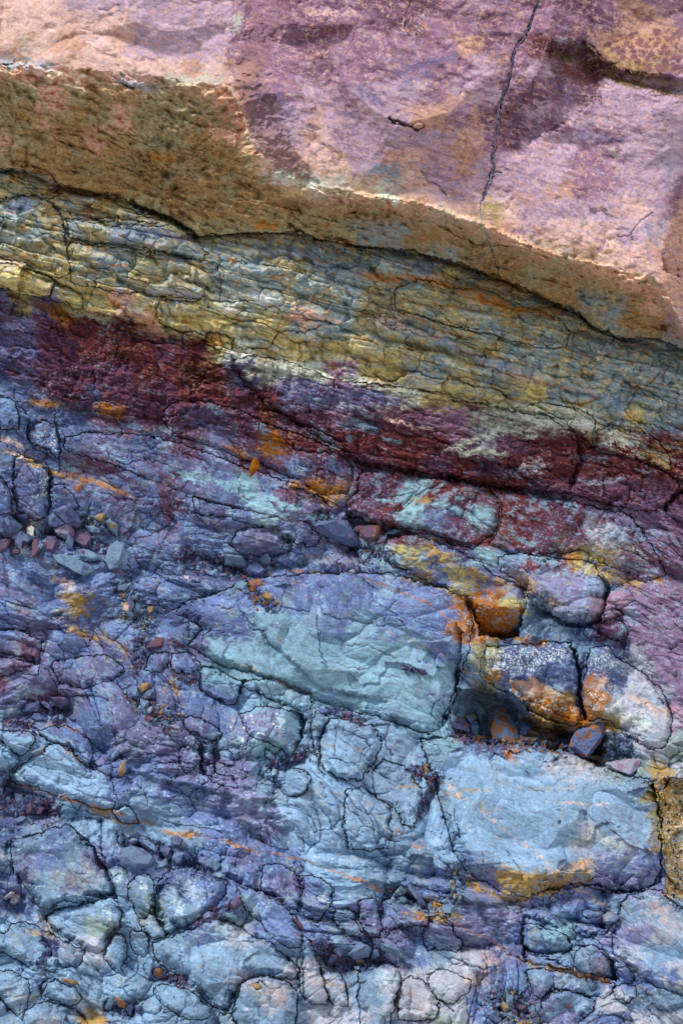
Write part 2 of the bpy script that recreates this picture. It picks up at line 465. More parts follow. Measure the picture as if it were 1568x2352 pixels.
# ------------------------------------------------------------------ ledges and undercuts: height cm, fade above, fade below : run
STEP = '''
7 45 20 G 0,760 150,800 330,850 480,870 620,870
3 40 16 G 1120,1000 1300,1000 1500,1120
4 40 16 H 0,1060 280,1050 480,1040 640,960 800,940 1000,950
2.5 30 16 J 150,640 300,660 500,700
3 30 14 J 0,790 200,800
4 40 18 J 0,1190 150,1230 320,1360
4 40 16 M 700,440 860,450 1000,500 1200,580 1400,660
2.5 40 10 K 560,700 700,715 880,765 1000,810
3 30 14 K 250,1080 400,1060 540,960
3 25 14 N 0,650 120,700
3.5 40 18 N 560,1080 640,1220 800,1220 1000,1150
3 30 14 N 960,760 1130,800 1300,880
13 110 7 L 70,810 200,860 350,905 600,905 850,955 1060,1045 1300,1090
2.5 30 14 M 640,1480 860,1510
2.5 30 14 M 930,1250 1200,1330
2.5 40 20 O 380,1470 620,1500
4 40 12 O 780,960 900,950 1050,940 1150,900
2.5 3 70 D 0,562 280,622 440,682 700,737 1050,802 1290,850 1430,980
4 4 45 H 700,300 830,400 1100,435 1300,485
4 4 45 I 0,465 460,555 850,605
4 3 32 H 760,690 900,775 1000,795 1200,835
5 3 45 I 600,1265 740,1345 960,1435
2.5 3 40 J 240,1310 500,1340 690,1400
2.5 3 40 M 250,860 420,840 690,770
3 3 40 J 1000,1130 1250,1180 1500,1240
2 3 30 D 650,290 870,300 1100,340 1230,380
1.6 3 26 A 540,1290 700,1350 930,1370
2 3 30 E 1020,690 1290,800 1568,890
1.6 3 22 E 650,415 850,450 1050,500 1180,560
2.2 3 40 F 100,1250 400,1330
1.8 3 30 E 20,1020 600,1140
2 3 40 K 200,190 600,560 1050,640
2 3 34 I 100,330 500,430 700,560
2.6 3 60 C 740,330 940,280 1050,380 1180,450 1350,480 1568,500
2.5 3 50 C 1010,620 860,760 640,860 510,1020
2.2 3 60 O 560,880 800,960
'''
# ------------------------------------------------------------------ heaps of chips: count, size, half width, colours | run | label
PILES = '''
20 19 18 d s p M t|U 8,1228 60,1240 110,1238 170,1240 240,1262|dark angular chip in the heap on the left ledge
10 8 10 d t s y|U 190,1185 215,1200 260,1215|small mixed chip beside the right end of the left heap
20 12 16 d M p t|U 420,1275 470,1292 520,1300 570,1308 620,1302|small plum or teal chip on the ledge under the oval slate boulder
10 8 14 d t M X|U 548,1320 575,1350 600,1375 625,1392|small dark or rusty chip left of the massive teal block's upper edge
12 7 9 d t s M|U 805,1263 850,1268 890,1278 900,1295|tiny dark chip in the pocket left of the lichen slab
22 10 20 s d t y|U 285,1340 300,1385 312,1410 340,1440|bluish chip in the upper gully at left
14 7 12 d M s|U 318,1470 322,1500 312,1540|bluish chip in the narrow neck of the gully
20 9 18 d s t M y|U 310,1590 335,1620 375,1650 400,1640|dark chip in the lower gully
6 5 6 M d|U 395,1475 418,1482|dark red chip at the tip of the teal block
8 6 8 M d s|U 405,1548 430,1562 450,1555|violet chip on top of the flat lilac block
16 12 12 d p M|U 55,1618 100,1625 150,1632 130,1655|violet chip on the rubble shelf at left
8 5 10 d p M|U 15,1665 45,1660 75,1672|tiny maroon chip at the left edge of the face
24 14 26 d p s M|U 0,1820 40,1840 80,1855 115,1872|plum or slate chip in the lowest left heap
24 12 16 d s p t|U 285,1930 330,1952 390,1965 440,1985 500,2015|slate chip in the rubble strip under the rusty line
12 6 8 d M s|U 755,1632 785,1642 830,1655|maroon or white chip on top of the round shelled stone
12 7 9 d t s M|U 625,1762 655,1752 690,1732 715,1722|dark chip in the hollow beneath the squared teal block
16 7 12 M d s y|U 948,1768 985,1776 1003,1790 990,1815|maroon or slate chip in the nook left of the huge blue boulder
8 5 5 d s M|U 980,1825 966,1855 960,1885|tiny chip in the crack left of the huge blue boulder
16 9 14 t s d y|U 1040,2000 1045,2030 1050,2060 1030,2080|pale teal chip in the heap above the mustard seam
12 10 10 t d s|U 905,2058 950,2075 1000,2095|slate chip beside the long diagonal splinter
18 11 18 d s p M|U 730,2165 750,2190 790,2215 840,2210 880,2195|violet or slate chip in the lower middle heap
24 10 24 t s M d y|U 1140,2300 1170,2310 1200,2325 1180,2345|mixed chip in the heap at the bottom edge left of the lilac boulder
12 10 12 d s p|U 250,2305 285,2322 320,2318|violet chip near the bottom edge on the left
10 8 8 M d p|U 355,2232 390,2245 430,2262|violet chip in the slot above the pointed slab
12 9 9 p d M|U 450,2122 480,2110 515,2095 545,2070|purple chip in the short strip right of the white patched boulder
18 13 10 X t d M o|U 1040,1692 1100,1700 1180,1708 1240,1712 1290,1722|rusty or navy chip on the floor of the debris hollow
10 10 12 t s k|U 1395,1700 1430,1715 1460,1735|teal chip above the pale mauve stone
6 6 7 d s|U 1318,1520 1335,1530 1345,1515|dark chip wedged at the top of the deep black gap
6 5 4 d p M|U 925,1532 950,1540 975,1545|tiny violet chip on the front of the massive teal block
8 8 8 d p|U 100,2160 130,2170 90,2215|small violet grit chip between the lower left boulders
'''

# ------------------------------------------------------------------ broken faces that turn away: slope mm per unit, side | hinge run | outline
FACE = """
1.3 -1|K 1440,130 1400,300 1345,480 1330,760|K 1440,130 1490,200 1470,420 1445,640 1375,780 1330,790 1325,760 1340,480 1395,300
1.2 -1|K 375,685 385,850 370,970|K 375,685 500,720 505,840 440,950 395,990 365,970 380,850
0.9 -1|M 365,285 470,450 620,700|M 365,285 430,315 590,450 700,650 740,790 640,730 610,700 465,450
0.9 -1|M 700,800 700,920 620,1090|M 700,800 770,860 760,960 650,1120 610,1090 695,920
0.8 1|M 1085,690 1100,800 1110,990|M 1085,690 975,700 960,860 1040,1025 1115,990 1100,800
1.6 1|I 240,1275 330,1290 450,1295 570,1312|I 235,1262 330,1280 450,1285 575,1300 530,1490 450,1510 370,1485 290,1470
1.3 -1|I 1000,1010 1045,1120 1000,1250 960,1330 820,1350 700,1290|I 1000,1000 1120,1180 1090,1290 1040,1400 960,1440 800,1410 700,1330 700,1285 820,1345 955,1325 1040,1120
0.9 -1|O 1200,130 1330,280 1390,480 1410,700|O 1200,120 1380,60 1440,300 1440,700 1400,720 1385,480 1325,280
0.5 1|O 840,545 1000,540 1120,530 1420,515|O 850,540 1120,525 1430,510 1430,690 1200,760 1000,700 700,740 760,650
1.6 -1|C 1568,1040 1510,1330 1440,1568|C 1568,1040 1650,1040 1800,1200 1800,1800 1440,1700 1430,1560 1500,1330
0.7 1|J 1340,790 1480,800 1500,700|J 0,0 1,1 2,0
0.9 1|N 100,1300 250,1330 450,1350|N 100,1250 250,1262 450,1310 460,1360 250,1345 100,1330
0.8 -1|M 960,680 965,860 940,900|M 0,0 1,0 1,1
0.9 1|J 120,1150 380,1240 700,1340|J 120,1150 380,1235 700,1335 700,1380 380,1290 120,1200
0.6 -1|J 500,1000 690,1100|J 500,1000 560,1040 700,1110 740,1260 700,1330 640,1200
0.8 1|G 300,140 240,300|G 300,130 180,140 160,220 240,300
1.0 -1|G 240,420 220,600 215,740|G 240,410 330,440 310,700 260,750 210,740 220,600
1.0 -1|N 985,800 1000,950|N 0,0 1,0 1,1
0.7 -1|N 310,1010 420,1160|N 0,0 1,0 1,1
1.1 1|L 480,500 620,600 900,760|L 480,500 600,520 760,600 910,680 930,790 780,780 600,700
1.2 -1|H 700,320 830,400|H 0,0 1,0 1,1
1.0 1|O 570,1010 700,1060 880,1060|O 560,1010 700,1050 885,1050 880,1110 700,1135 560,1110
0.8 -1|O 1000,1100 960,1260|O 990,1090 1130,1160 1150,1300 1050,1280 950,1250
"""
# ------------------------------------------------------------------ the separate rocks: name |rock| lift cm | edge radius | tilt x, tilt y (cm per 100) | outline | label
BL = '''
maroon_rock|rock|2|6|0,0|U 520,832 583,816 663,830 770,872 883,884 989,898 1085,922 1177,945 1260,958 1322,1000 1330,1055 1312,1100 1308,1133 1232,1126 1162,1115 1085,1103 993,1090 920,1072 830,1065 800,1040 740,1010 690,975 640,950 590,900|long maroon slab with a lilac and mint upper edge under the pale green layer
maroon_rock|rock|2|6|0,0|U 1326,1004 1350,1024 1452,1054 1536,1088 1560,1110 1540,1150 1500,1175 1448,1170 1312,1136 1316,1100 1334,1055|crumbly dark red block at the right end of the maroon slab
mudstone_rock|stone|2.5|6|0,-1|U 825,1085 920,1082 993,1099 1085,1113 1120,1120 1150,1160 1140,1215 1110,1240 1085,1262 1040,1250 960,1215 860,1203 800,1185 792,1150 818,1130|smooth wine coloured ledge with a pale blue branching stain
mudstone_rock|stone|2|6|0,0|U 1124,1120 1232,1136 1305,1146 1380,1170 1448,1182 1500,1260 1530,1320 1480,1340 1400,1300 1330,1265 1250,1275 1170,1270 1120,1250 1144,1215 1154,1160|sloping dark red slab with fine pale scratches below the crumbly red block
shale_rock|rock|2|7|0,-1|U 395,925 480,922 560,945 640,985 700,1000 780,1042 812,1072 812,1105 795,1135 740,1140 690,1105 620,1075 540,1050 470,1020 400,1000 370,960|stack of thin purple layers ending in a blunt nose with an orange patch
banded_rock|rock|1|5|0,0|U 340,1000 420,1020 500,1050 600,1085 660,1105 740,1145 760,1165 735,1195 680,1200 590,1180 520,1160 430,1135 330,1095 240,1060 150,1035 150,1005 200,990|long dark plum slab crossed by a pale blue band
ledge_rock|rock|1.5|6|1,0|U 440,1140 530,1165 620,1185 700,1200 735,1235 728,1252 690,1250 640,1230 590,1205 520,1190 450,1180|purple layered piece wedged above the blue oval boulder
pale_rock|rock|1|4|0,-1|U 1179,940 1230,925 1290,932 1345,945 1368,965 1362,1000 1358,1026 1335,1005 1290,962|cream wedge left of the dark vertical gap at the green layer
pale_rock|rock|1.5|5|0,0|U 1372,988 1400,975 1470,985 1510,1010 1535,1050 1545,1082 1500,1068 1450,1048 1405,1042 1364,1032|pale mint block right of the dark vertical gap
olive_rock|rock|2|7|0,0|U 905,668 930,652 965,642 1000,650 1050,663 1110,663 1170,690 1240,715 1290,732 1310,765 1298,800 1235,798 1150,775 1060,752 1000,738 950,722 905,700|thick lens shaped olive slab with an orange stained crack beneath
grey_rock|rock|1.5|6|0,0|U -150,470 0,462 50,450 90,451 122,468 145,505 150,545 160,590 158,628 130,640 100,628 60,605 0,597 -150,570|blue grey slab with tan blotches at the left edge of the green layers
crumbly_rock|rock|2|5|0,0|U -150,410 0,402 40,384 80,386 115,392 135,415 135,435 105,452 50,449 0,455 -150,450|crumbly tan ledge directly under the overhang at the left edge
thin_rock|rock|2|5|0,0|U 108,462 160,440 230,448 300,482 370,512 330,512 260,500 200,505 150,490|flat tan slab with an orange underside below the open crevice
layered_rock|rock|1.5|5|0,0|U 150,500 210,510 260,508 330,520 400,520 450,545 478,580 470,598 400,585 330,570 260,560 200,555 160,545|splintery grey layered block under the dark crevice
middle_rock|rock|1|5|0,0|U 160,560 235,562 300,572 370,580 450,598 500,605 510,650 505,690 430,685 350,680 250,668 165,648 156,600|smooth olive and grey slab in the middle of the left green layers
yellow_rock|rock|1.2|5|0,0|U -150,615 0,605 60,612 110,635 125,650 118,680 100,685 60,676 0,665 -150,650|long pale yellow slab at the left edge above the purple layer
yellow_rock|rock|1.2|4|0,0|U 126,652 158,660 188,675 194,700 190,714 155,704 118,690|small yellow block next to the long pale yellow slab
jutting_rock|rock|1.8|6|0,0|U 364,690 420,692 560,690 640,712 760,742 700,765 640,760 620,800 560,805 500,790 470,772 400,756 368,742 358,715|thick cream and yellow slab that juts over the dark red hollow
mint_rock|rock|1|4|0,0|D 1140,830 1230,820 1290,850 1270,890 1210,915 1150,920|small pale grey block under the lip of the cream slab
ochre_rock|rock|1|4|0,0|D 1295,820 1370,835 1430,850 1470,880 1450,960 1400,945 1340,930 1280,900|small bright yellow block beside the red gully
speckled_rock|rock|2|5|2,0|G 165,230 210,150 290,140 340,160 375,240 385,300 378,380 330,330 270,300 210,280|dark wedge block with white speckles high on the left
leaning_rock|rock|2.5|7|3,0|G 90,360 150,350 240,400 310,430 320,520 310,690 270,745 215,760 110,690 85,560|upright blue and brown pillar of rock leaning over the heap of stones
dark_rock|rock|1.5|6|1,0|G 322,520 400,545 470,600 500,670 420,690 320,695|short purple pillar right of the upright blue and brown pillar
corner_rock|rock|1.5|6|-1,0|G -260,480 0,470 50,540 80,610 80,700 0,715 -260,700|grey block cut off by the left edge beside the upright pillar
grey_wedge|rock|2|6|2,0|G -260,-40 60,-20 110,60 125,120 105,190 20,180 -260,200|grey wedge at the left edge below the purple layer
oval_boulder|boulder|3.5|12|0,-2|U 526,1247 545,1222 576,1208 605,1212 640,1228 671,1249 668,1266 640,1280 590,1280 546,1268|oval slate blue boulder on the debris ledge
mossy_rock|rock|3|8|0,-1|U 878,1262 890,1238 930,1228 990,1240 1030,1256 1062,1270 1100,1292 1130,1318 1205,1352 1208,1388 1196,1412 1194,1440 1170,1466 1110,1462 1090,1425 1082,1392 1030,1358 960,1325 900,1300|blue slab with mustard lichen and a bright orange underside
rounded_boulder|boulder|5|16|0,0|I 410,985 520,960 650,975 780,1000 900,1005 1000,1020 1050,1110 1100,1190 1085,1260 1040,1380 960,1425 880,1425 800,1390 740,1340 690,1290 600,1245 585,1190 500,1120 420,1080|large rounded purple boulder with lilac bands
round_stone|stone|3|7|0,0|I 1035,1420 1080,1380 1140,1368 1200,1405 1212,1450 1195,1500 1130,1512 1060,1480|rounded blue stone beside the foot of the large purple boulder
flat_stone|stone|2.5|5|0,0|I 1050,1330 1100,1315 1180,1308 1192,1345 1130,1365 1050,1395|flat lilac stone jammed above the rounded blue stone
side_stone|stone|2|5|0,0|I 950,1440 1000,1425 1040,1450 1045,1490 990,1500 945,1475|small dark purple stone left of the rounded blue stone
teal_rock|rock|3.5|10|0,-1|U 430,1480 450,1460 470,1445 440,1425 400,1405 420,1385 470,1368 560,1340 610,1325 700,1318 800,1315 900,1318 980,1340 1070,1372 1085,1425 1078,1480 1058,1545 1035,1610 1012,1672 985,1685 930,1670 870,1650 800,1632 730,1610 700,1598 640,1570 560,1545 500,1525|massive teal and violet block in the centre with a squared right end
spotted_boulder|boulder|2|8|0,0|L 335,300 440,290 560,282 700,270 865,262 885,370 905,440 905,520 912,620 935,775 860,790 780,770 600,690 500,610 420,560 300,490 292,400|dark boulder sprinkled with white lichen dots and an orange base
orange_cheek_boulder|boulder|2.5|9|0,0|L 985,310 1110,280 1140,350 1230,400 1350,480 1430,580 1500,690 1490,820 1460,920 1380,940 1300,905 1200,850 1110,760 1040,745 975,765 945,680 925,560 935,500 965,450 960,390|pinkish boulder with an orange left cheek across the deep black gap
hollow_rock|rock|-6|7|0,-2|L 160,570 240,560 380,600 470,620 525,700 530,760 480,760 440,690 380,690 330,740 270,750 120,725|teal slab lying at the back of the debris hollow
pocket_rock|rock|-5|5|0,-2|L 560,740 660,750 770,785 850,830 840,870 740,850 620,820 560,790|narrow turquoise slab in the hollow under the white dotted boulder
huge_boulder|boulder|6|20|0,0|U 965,1695 1000,1692 1100,1697 1180,1708 1260,1716 1310,1728 1370,1748 1430,1775 1495,1795 1512,1830 1512,1900 1520,1960 1514,2010 1495,2038 1440,2048 1390,2050 1330,2030 1270,2038 1210,2062 1150,2048 1110,2025 1068,2005 1045,1960 1025,1900 1005,1830 985,1770|huge smooth blue boulder filling the lower right
lichen_boulder|boulder|-8|12|2,0|U 1522,1785 1568,1790 1640,1780 1718,1790 1718,2080 1620,2080 1560,2065 1535,2050 1522,2010 1530,1960 1518,1880|mustard yellow boulder with black and white lichen at the right edge
ringed_stone|stone|3|9|0,0|K 660,745 700,735 760,752 850,775 910,790 960,820 982,870 978,930 950,1000 900,1050 855,1130 780,1130 700,1110 640,1080 600,1020 590,920 610,840|round shelled stone with curved onion cracks
curved_rock|rock|2.5|5|-1,0|K 560,700 600,705 655,735 640,780 605,840 580,890 575,990 550,900 543,820|narrow curved slab hugging the left side of the round shelled stone
teal_stone|stone|3|8|1,0|K 200,660 290,670 380,690 460,710 505,745 500,820 475,900 430,950 400,985 340,925 260,885 190,870 120,800 100,720|squared pale teal block with a dull right face below the massive teal block
small_rock|rock|2|5|0,0|K 245,500 330,510 430,560 500,590 540,600 545,650 500,700 430,690 350,650 240,600 130,555 120,520|broken slab wedged under the left end of the massive teal block
round_stone|stone|2.5|7|0,0|K 300,1090 340,1070 430,1060 520,1075 545,1110 520,1180 480,1235 400,1240 350,1190 305,1150|rounded knob of teal rock below a heap of chips
olive_stone|stone|2|5|0,0|K 250,950 300,960 320,1000 290,1010 260,990|small grey stone pinched in the crack left of the chips
tall_rock|rock|1.5|6|0,0|K 1000,1000 1080,1020 1140,1060 1180,1110 1230,1180 1230,1270 1200,1330 1190,1430 1120,1400 1060,1300 960,1260 920,1180 910,1080|tall pale slab with faint tan streaks left of the huge blue boulder
knuckle_rock|rock|2|7|0,0|K 760,1200 850,1170 920,1220 1030,1290 1045,1370 1025,1400 1050,1460 1010,1560 900,1565 780,1560 770,1470 745,1400 750,1300|broad pale blue block with a zigzag crack
left_bulge|rock|2|8|0,-1|J -260,180 60,190 110,178 180,205 260,250 258,330 245,400 150,365 80,345 0,325 -260,320|purple blue bulge at the left edge with fine slanting lines
purple_rock|rock|2|8|0,-1|J 310,415 350,385 450,365 560,350 690,355 780,425 780,450 720,500 640,525 560,545 450,545 365,510|broad purple oval slab with a faint oval groove
plum_rock|rock|1.8|7|0,0|J -260,360 0,350 90,370 180,390 250,405 250,460 210,470 100,455 60,480 -260,450|plum coloured block at the left edge under the purple bulge
shelf_rock|rock|1.8|6|0,0|J 350,525 420,520 470,545 560,550 610,590 520,600 440,600 355,595|low dark shelf under the broad purple oval slab
square_rock|rock|2|6|0,0|J 950,335 1010,320 1060,335 1065,370 1050,410 1015,450 960,445 908,440 925,380|small squared purple block left of the red chips
flat_rock|rock|2|6|0,0|J 1085,350 1180,320 1230,350 1262,400 1240,450 1200,462 1130,450 1078,430|lilac block with a flat top under the tip of the teal block
purple_rock|rock|2.2|7|0,0|J 1262,412 1340,425 1430,470 1518,512 1510,570 1480,640 1410,655 1340,615 1260,565 1240,500|large smooth violet block with a sharp lower right corner
leaf_shaped_rock|rock|2|6|0,0|J 1150,745 1190,725 1260,740 1340,790 1400,840 1380,880 1300,870 1210,830 1160,790|violet rock shaped like a folded leaf
hook_rock|rock|2.5|6|0,0|J 1125,930 1160,910 1225,900 1245,940 1250,1010 1205,1060 1175,1085 1140,1050 1118,1000|dark purple hooked rock left of the vertical slot
slot_rock|rock|2.5|6|0,0|J 1262,895 1310,885 1360,885 1355,930 1335,970 1350,1040 1300,1020 1262,1030|dark purple rock right of the vertical slot
cave_rock|rock|2|6|0,0|J 1365,945 1430,930 1460,970 1475,1035 1420,1040 1370,1010|purple rock with a hollow beside the vertical slot
lower_hook|rock|2|6|0,0|J 1295,1040 1340,1030 1345,1080 1400,1110 1460,1100 1500,1190 1400,1170 1330,1140 1290,1090|curled purple rock below the vertical slot
blue_rock|rock|2.5|9|0,-1|J 60,1085 100,1060 180,1000 235,965 290,925 335,900 400,925 500,1000 550,1050 610,1060 690,1110 715,1180 738,1260 725,1300 700,1330 600,1310 500,1265 370,1230 230,1180 85,1140|broad pale blue slab lying above the rusty orange line
upper_blue_rock|rock|2.2|7|0,0|J 240,825 330,800 420,795 500,835 560,880 585,940 590,1000 555,1040 510,1000 420,920 375,910 300,885|upper pale blue slab with a tan right edge
west_rock|rock|2|7|0,0|J -260,830 0,820 60,830 150,830 225,850 235,885 160,950 130,985 90,955 10,880 -260,860|pale teal block touching the left edge above the broad blue slab
west_edge_rock|rock|2|7|0,0|J -260,885 0,895 50,935 108,975 118,1010 90,1050 50,1085 0,1090 -260,1100|pale blue block cut by the left edge beside the broad blue slab
rusty_rock|rock|1.5|4|0,0|J 705,1330 780,1290 830,1310 870,1370 870,1410 800,1400 740,1375|small blue ledge split by the rusty orange line
wedge_boulder|boulder|4|10|0,-1|M 62,420 130,400 250,375 350,330 430,320 500,400 590,460 640,560 690,660 725,745 640,765 560,790 470,805 400,795 330,840 250,850 160,700 90,620|big violet and green wedge boulder in the lower left
faceted_boulder|boulder|3.5|9|0,-1|M 335,860 420,835 500,815 600,800 690,768 740,800 765,870 755,930 700,1000 655,1050 645,1110 600,1128 520,1095 480,1060 390,1030 310,950 280,890|faceted blue boulder with white scuffs directly under the violet wedge
tan_boulder|boulder|3|10|0,-1|M -100,1010 20,1000 70,940 140,930 240,970 330,1000 390,1045 480,1075 530,1110 525,1180 470,1220 380,1225 320,1248 200,1230 80,1160 20,1120 -100,1110|smooth blue boulder with tan seams in the lower left
knobbly_rock|rock|3|9|0,-1|M 815,700 860,650 900,620 960,660 962,760 955,830 940,890 880,900 850,895 840,820 800,760|greyish green knob left of the white patched boulder
white_patch_boulder|boulder|4|12|0,-1|M 985,690 1040,620 1120,590 1200,585 1300,620 1440,680 1420,750 1380,800 1330,860 1240,920 1190,950 1100,980 1040,1018 1000,960 975,880 970,780|pale boulder with white scuffed patches
long_boulder|boulder|3.5|12|0,-1|M 965,1060 1070,1020 1180,985 1250,960 1330,900 1440,920 1500,945 1570,1000 1700,1060 1840,1180 1880,1240 1870,1290 1760,1290 1600,1270 1500,1320 1460,1400 1430,1480 1340,1470 1270,1400 1160,1290 1040,1220 975,1160|broad pale blue boulder above the round boulder
prism_stone|stone|2.5|5|0,0|M 860,905 910,900 935,878 960,880 990,930 1035,1000 1030,1025 970,1035 890,975|three cornered stone with a sharp top between two pale boulders
thin_wedge|rock|2.5|6|0,0|M 720,1000 760,1010 790,1070 800,1150 760,1210 790,1270 740,1240 680,1200 645,1160 665,1080|upright tan wedge in the joint under the faceted boulder
stub_rock|rock|2|6|0,0|M 820,990 900,985 940,1030 940,1110 900,1150 850,1120 810,1060|blunt pale block right of the upright tan wedge
left_rock|rock|2|7|0,0|M -260,1240 0,1230 90,1250 180,1290 185,1390 170,1480 150,1560 60,1480 0,1400 -260,1380|flat pale plate with fine cracks at the lower left edge
corner_rock|rock|3|9|0,0|M 160,1500 230,1440 330,1430 430,1450 520,1500 545,1560 540,1780 140,1780|grey blue slab running out of the bottom left corner
fractured_stone|stone|2.5|6|0,0|M 290,1330 350,1280 410,1320 480,1340 510,1400 490,1450 430,1455 370,1420 290,1400 270,1380|broken knob beside a curved black gap
pointed_rock|rock|2.5|8|0,0|M 965,1340 1030,1320 1120,1330 1230,1390 1320,1470 1310,1520 1230,1550 1130,1520 1040,1460 980,1400|layered oval slab near the bottom left
bottom_edge_stone|stone|3|6|0,0|M 1365,1500 1440,1490 1500,1510 1530,1600 1540,1780 1360,1780|square stone at the bottom edge left of the round boulder
round_boulder|boulder|7|14|0,0|N 45,1470 75,1400 100,1320 160,1290 250,1262 330,1280 400,1310 450,1350 465,1420 455,1520 445,1600 430,1780 150,1780 90,1600 50,1550|round cracked boulder standing out at the bottom
smooth_rock|rock|2.5|8|0,-1|N 75,700 150,725 240,735 320,800 380,840 440,885 475,960 480,1050 470,1090 400,1090 350,1070 280,1010 230,940 150,880 100,800|smooth grey green slab dipping to the right
violet_rock|rock|2|6|0,0|N 245,570 330,560 420,600 468,650 468,760 462,870 410,850 340,800 270,750 225,715 235,640|violet block above the smooth grey green slab
pale_rock|rock|2|7|0,0|N 485,640 560,640 650,680 680,720 660,800 630,870 590,930 520,905 482,870|lilac column with a white edge right of the vertical joint
club_rock|rock|3.5|9|0,0|N 835,810 880,775 945,780 960,830 975,900 985,970 970,1035 915,1040 870,980 840,900|club shaped blue stone hanging point down
slanted_stone|stone|2.5|7|0,0|N 690,850 760,845 810,870 815,920 850,990 920,1050 930,1090 880,1080 830,1020 760,1030 740,980 690,930|slanting blue stone left of the club shaped stone
white_rock|rock|3|10|0,0|N 840,1265 890,1215 960,1190 1040,1185 1090,1215 1100,1290 1080,1370 1055,1450 1040,1530 1020,1600 1000,1780 860,1780 850,1560 835,1420|large whitish slab at the bottom with a net of fine cracks
peach_rock|rock|2.5|9|0,0|N 1105,1300 1160,1270 1230,1290 1290,1350 1340,1430 1335,1520 1310,1545 1200,1545 1085,1550 1065,1460 1085,1390|peach tinted slab at the bottom right of the whitish slab
side_rock|rock|2|7|0,0|N 600,1210 660,1230 720,1245 745,1320 775,1400 770,1450 700,1455 650,1430 630,1340|pale column left of the large whitish slab
left_rock|rock|2|7|0,0|N 490,1010 530,1040 570,1120 590,1220 620,1290 645,1400 640,1450 560,1450 500,1400 485,1280 490,1150|tall narrow blue column beside the vertical joint
round_rock|rock|2|8|0,0|N 1270,1270 1320,1230 1400,1230 1480,1270 1540,1290 1530,1370 1470,1400 1440,1450 1390,1440 1330,1410 1280,1350|rounded slate plate right of the peach tinted slab
purple_rock|rock|2|7|0,0|N 1230,1010 1290,900 1350,890 1425,940 1440,1010 1490,1060 1480,1100 1440,1125 1350,1110 1260,1100|purple plate with a curved crack
slanted_rock|rock|2.5|7|0,0|N 985,790 1050,775 1130,800 1250,850 1285,880 1270,950 1160,955 1080,960 1020,1010 985,960 980,870|violet blue slanting block under a long splinter of stone
ledge_stone|stone|3|7|0,-1|O 562,945 620,945 690,955 760,980 840,1030 882,1075 860,1112 760,1125 650,1130 590,1105 558,1065|grey blue block in a stepped pile above the rusty seam
corner_stone|stone|3|7|0,-1|O 885,1120 930,1085 1000,1070 1070,1105 1125,1160 1145,1230 1140,1295 1060,1275 960,1250 885,1210|half blue half peach block above the rusty seam
flat_rock|rock|2|5|0,0|O 572,1100 640,1140 740,1160 800,1200 870,1215 865,1235 760,1215 690,1205 610,1190 570,1165|thin blue ledge along the rusty seam
lower_rock|rock|1.5|7|0,0|O 580,1235 640,1215 740,1235 860,1255 980,1280 1090,1310 1145,1320 1120,1390 1060,1400 980,1395 900,1370 760,1345 700,1395 640,1410 610,1340|grey purple ledge below the rusty seam
purple_boulder|boulder|3|10|0,-1|O 680,1430 750,1365 860,1365 960,1395 1015,1430 1010,1480 950,1520 900,1580 880,1780 690,1780 665,1500|lilac boulder with a small rusty pit at the bottom
upper_pile_stone|stone|2.5|6|0,0|O 865,930 930,925 1000,935 1060,950 1105,965 1090,1000 1020,1010 930,1010 880,980|flat blue stone lying in the stepped pile
pile_rock|rock|2|6|0,0|O 935,845 1000,850 1060,858 1085,875 1040,890 960,905 935,880|thin slab wedged below the huge blue boulder
pinkish_boulder|boulder|3.5|14|0,0|O 1175,810 1240,755 1340,725 1430,735 1480,790 1540,830 1640,880 1740,900 1740,1400 1568,1390 1500,1370 1400,1330 1300,1280 1200,1200 1130,1110 1110,1010 1160,930|large pinkish boulder with flaky layers at the lower right edge
stump_stone|stone|2|6|0,0|O 1145,1205 1200,1205 1250,1240 1262,1290 1220,1315 1165,1290|small rounded stone between the peach cornered block and the pinkish boulder
tile_stone|stone|2|6|0,0|O 1130,1350 1180,1310 1260,1330 1270,1390 1230,1440 1160,1425|small squared blue stone below the small rounded stone
'''
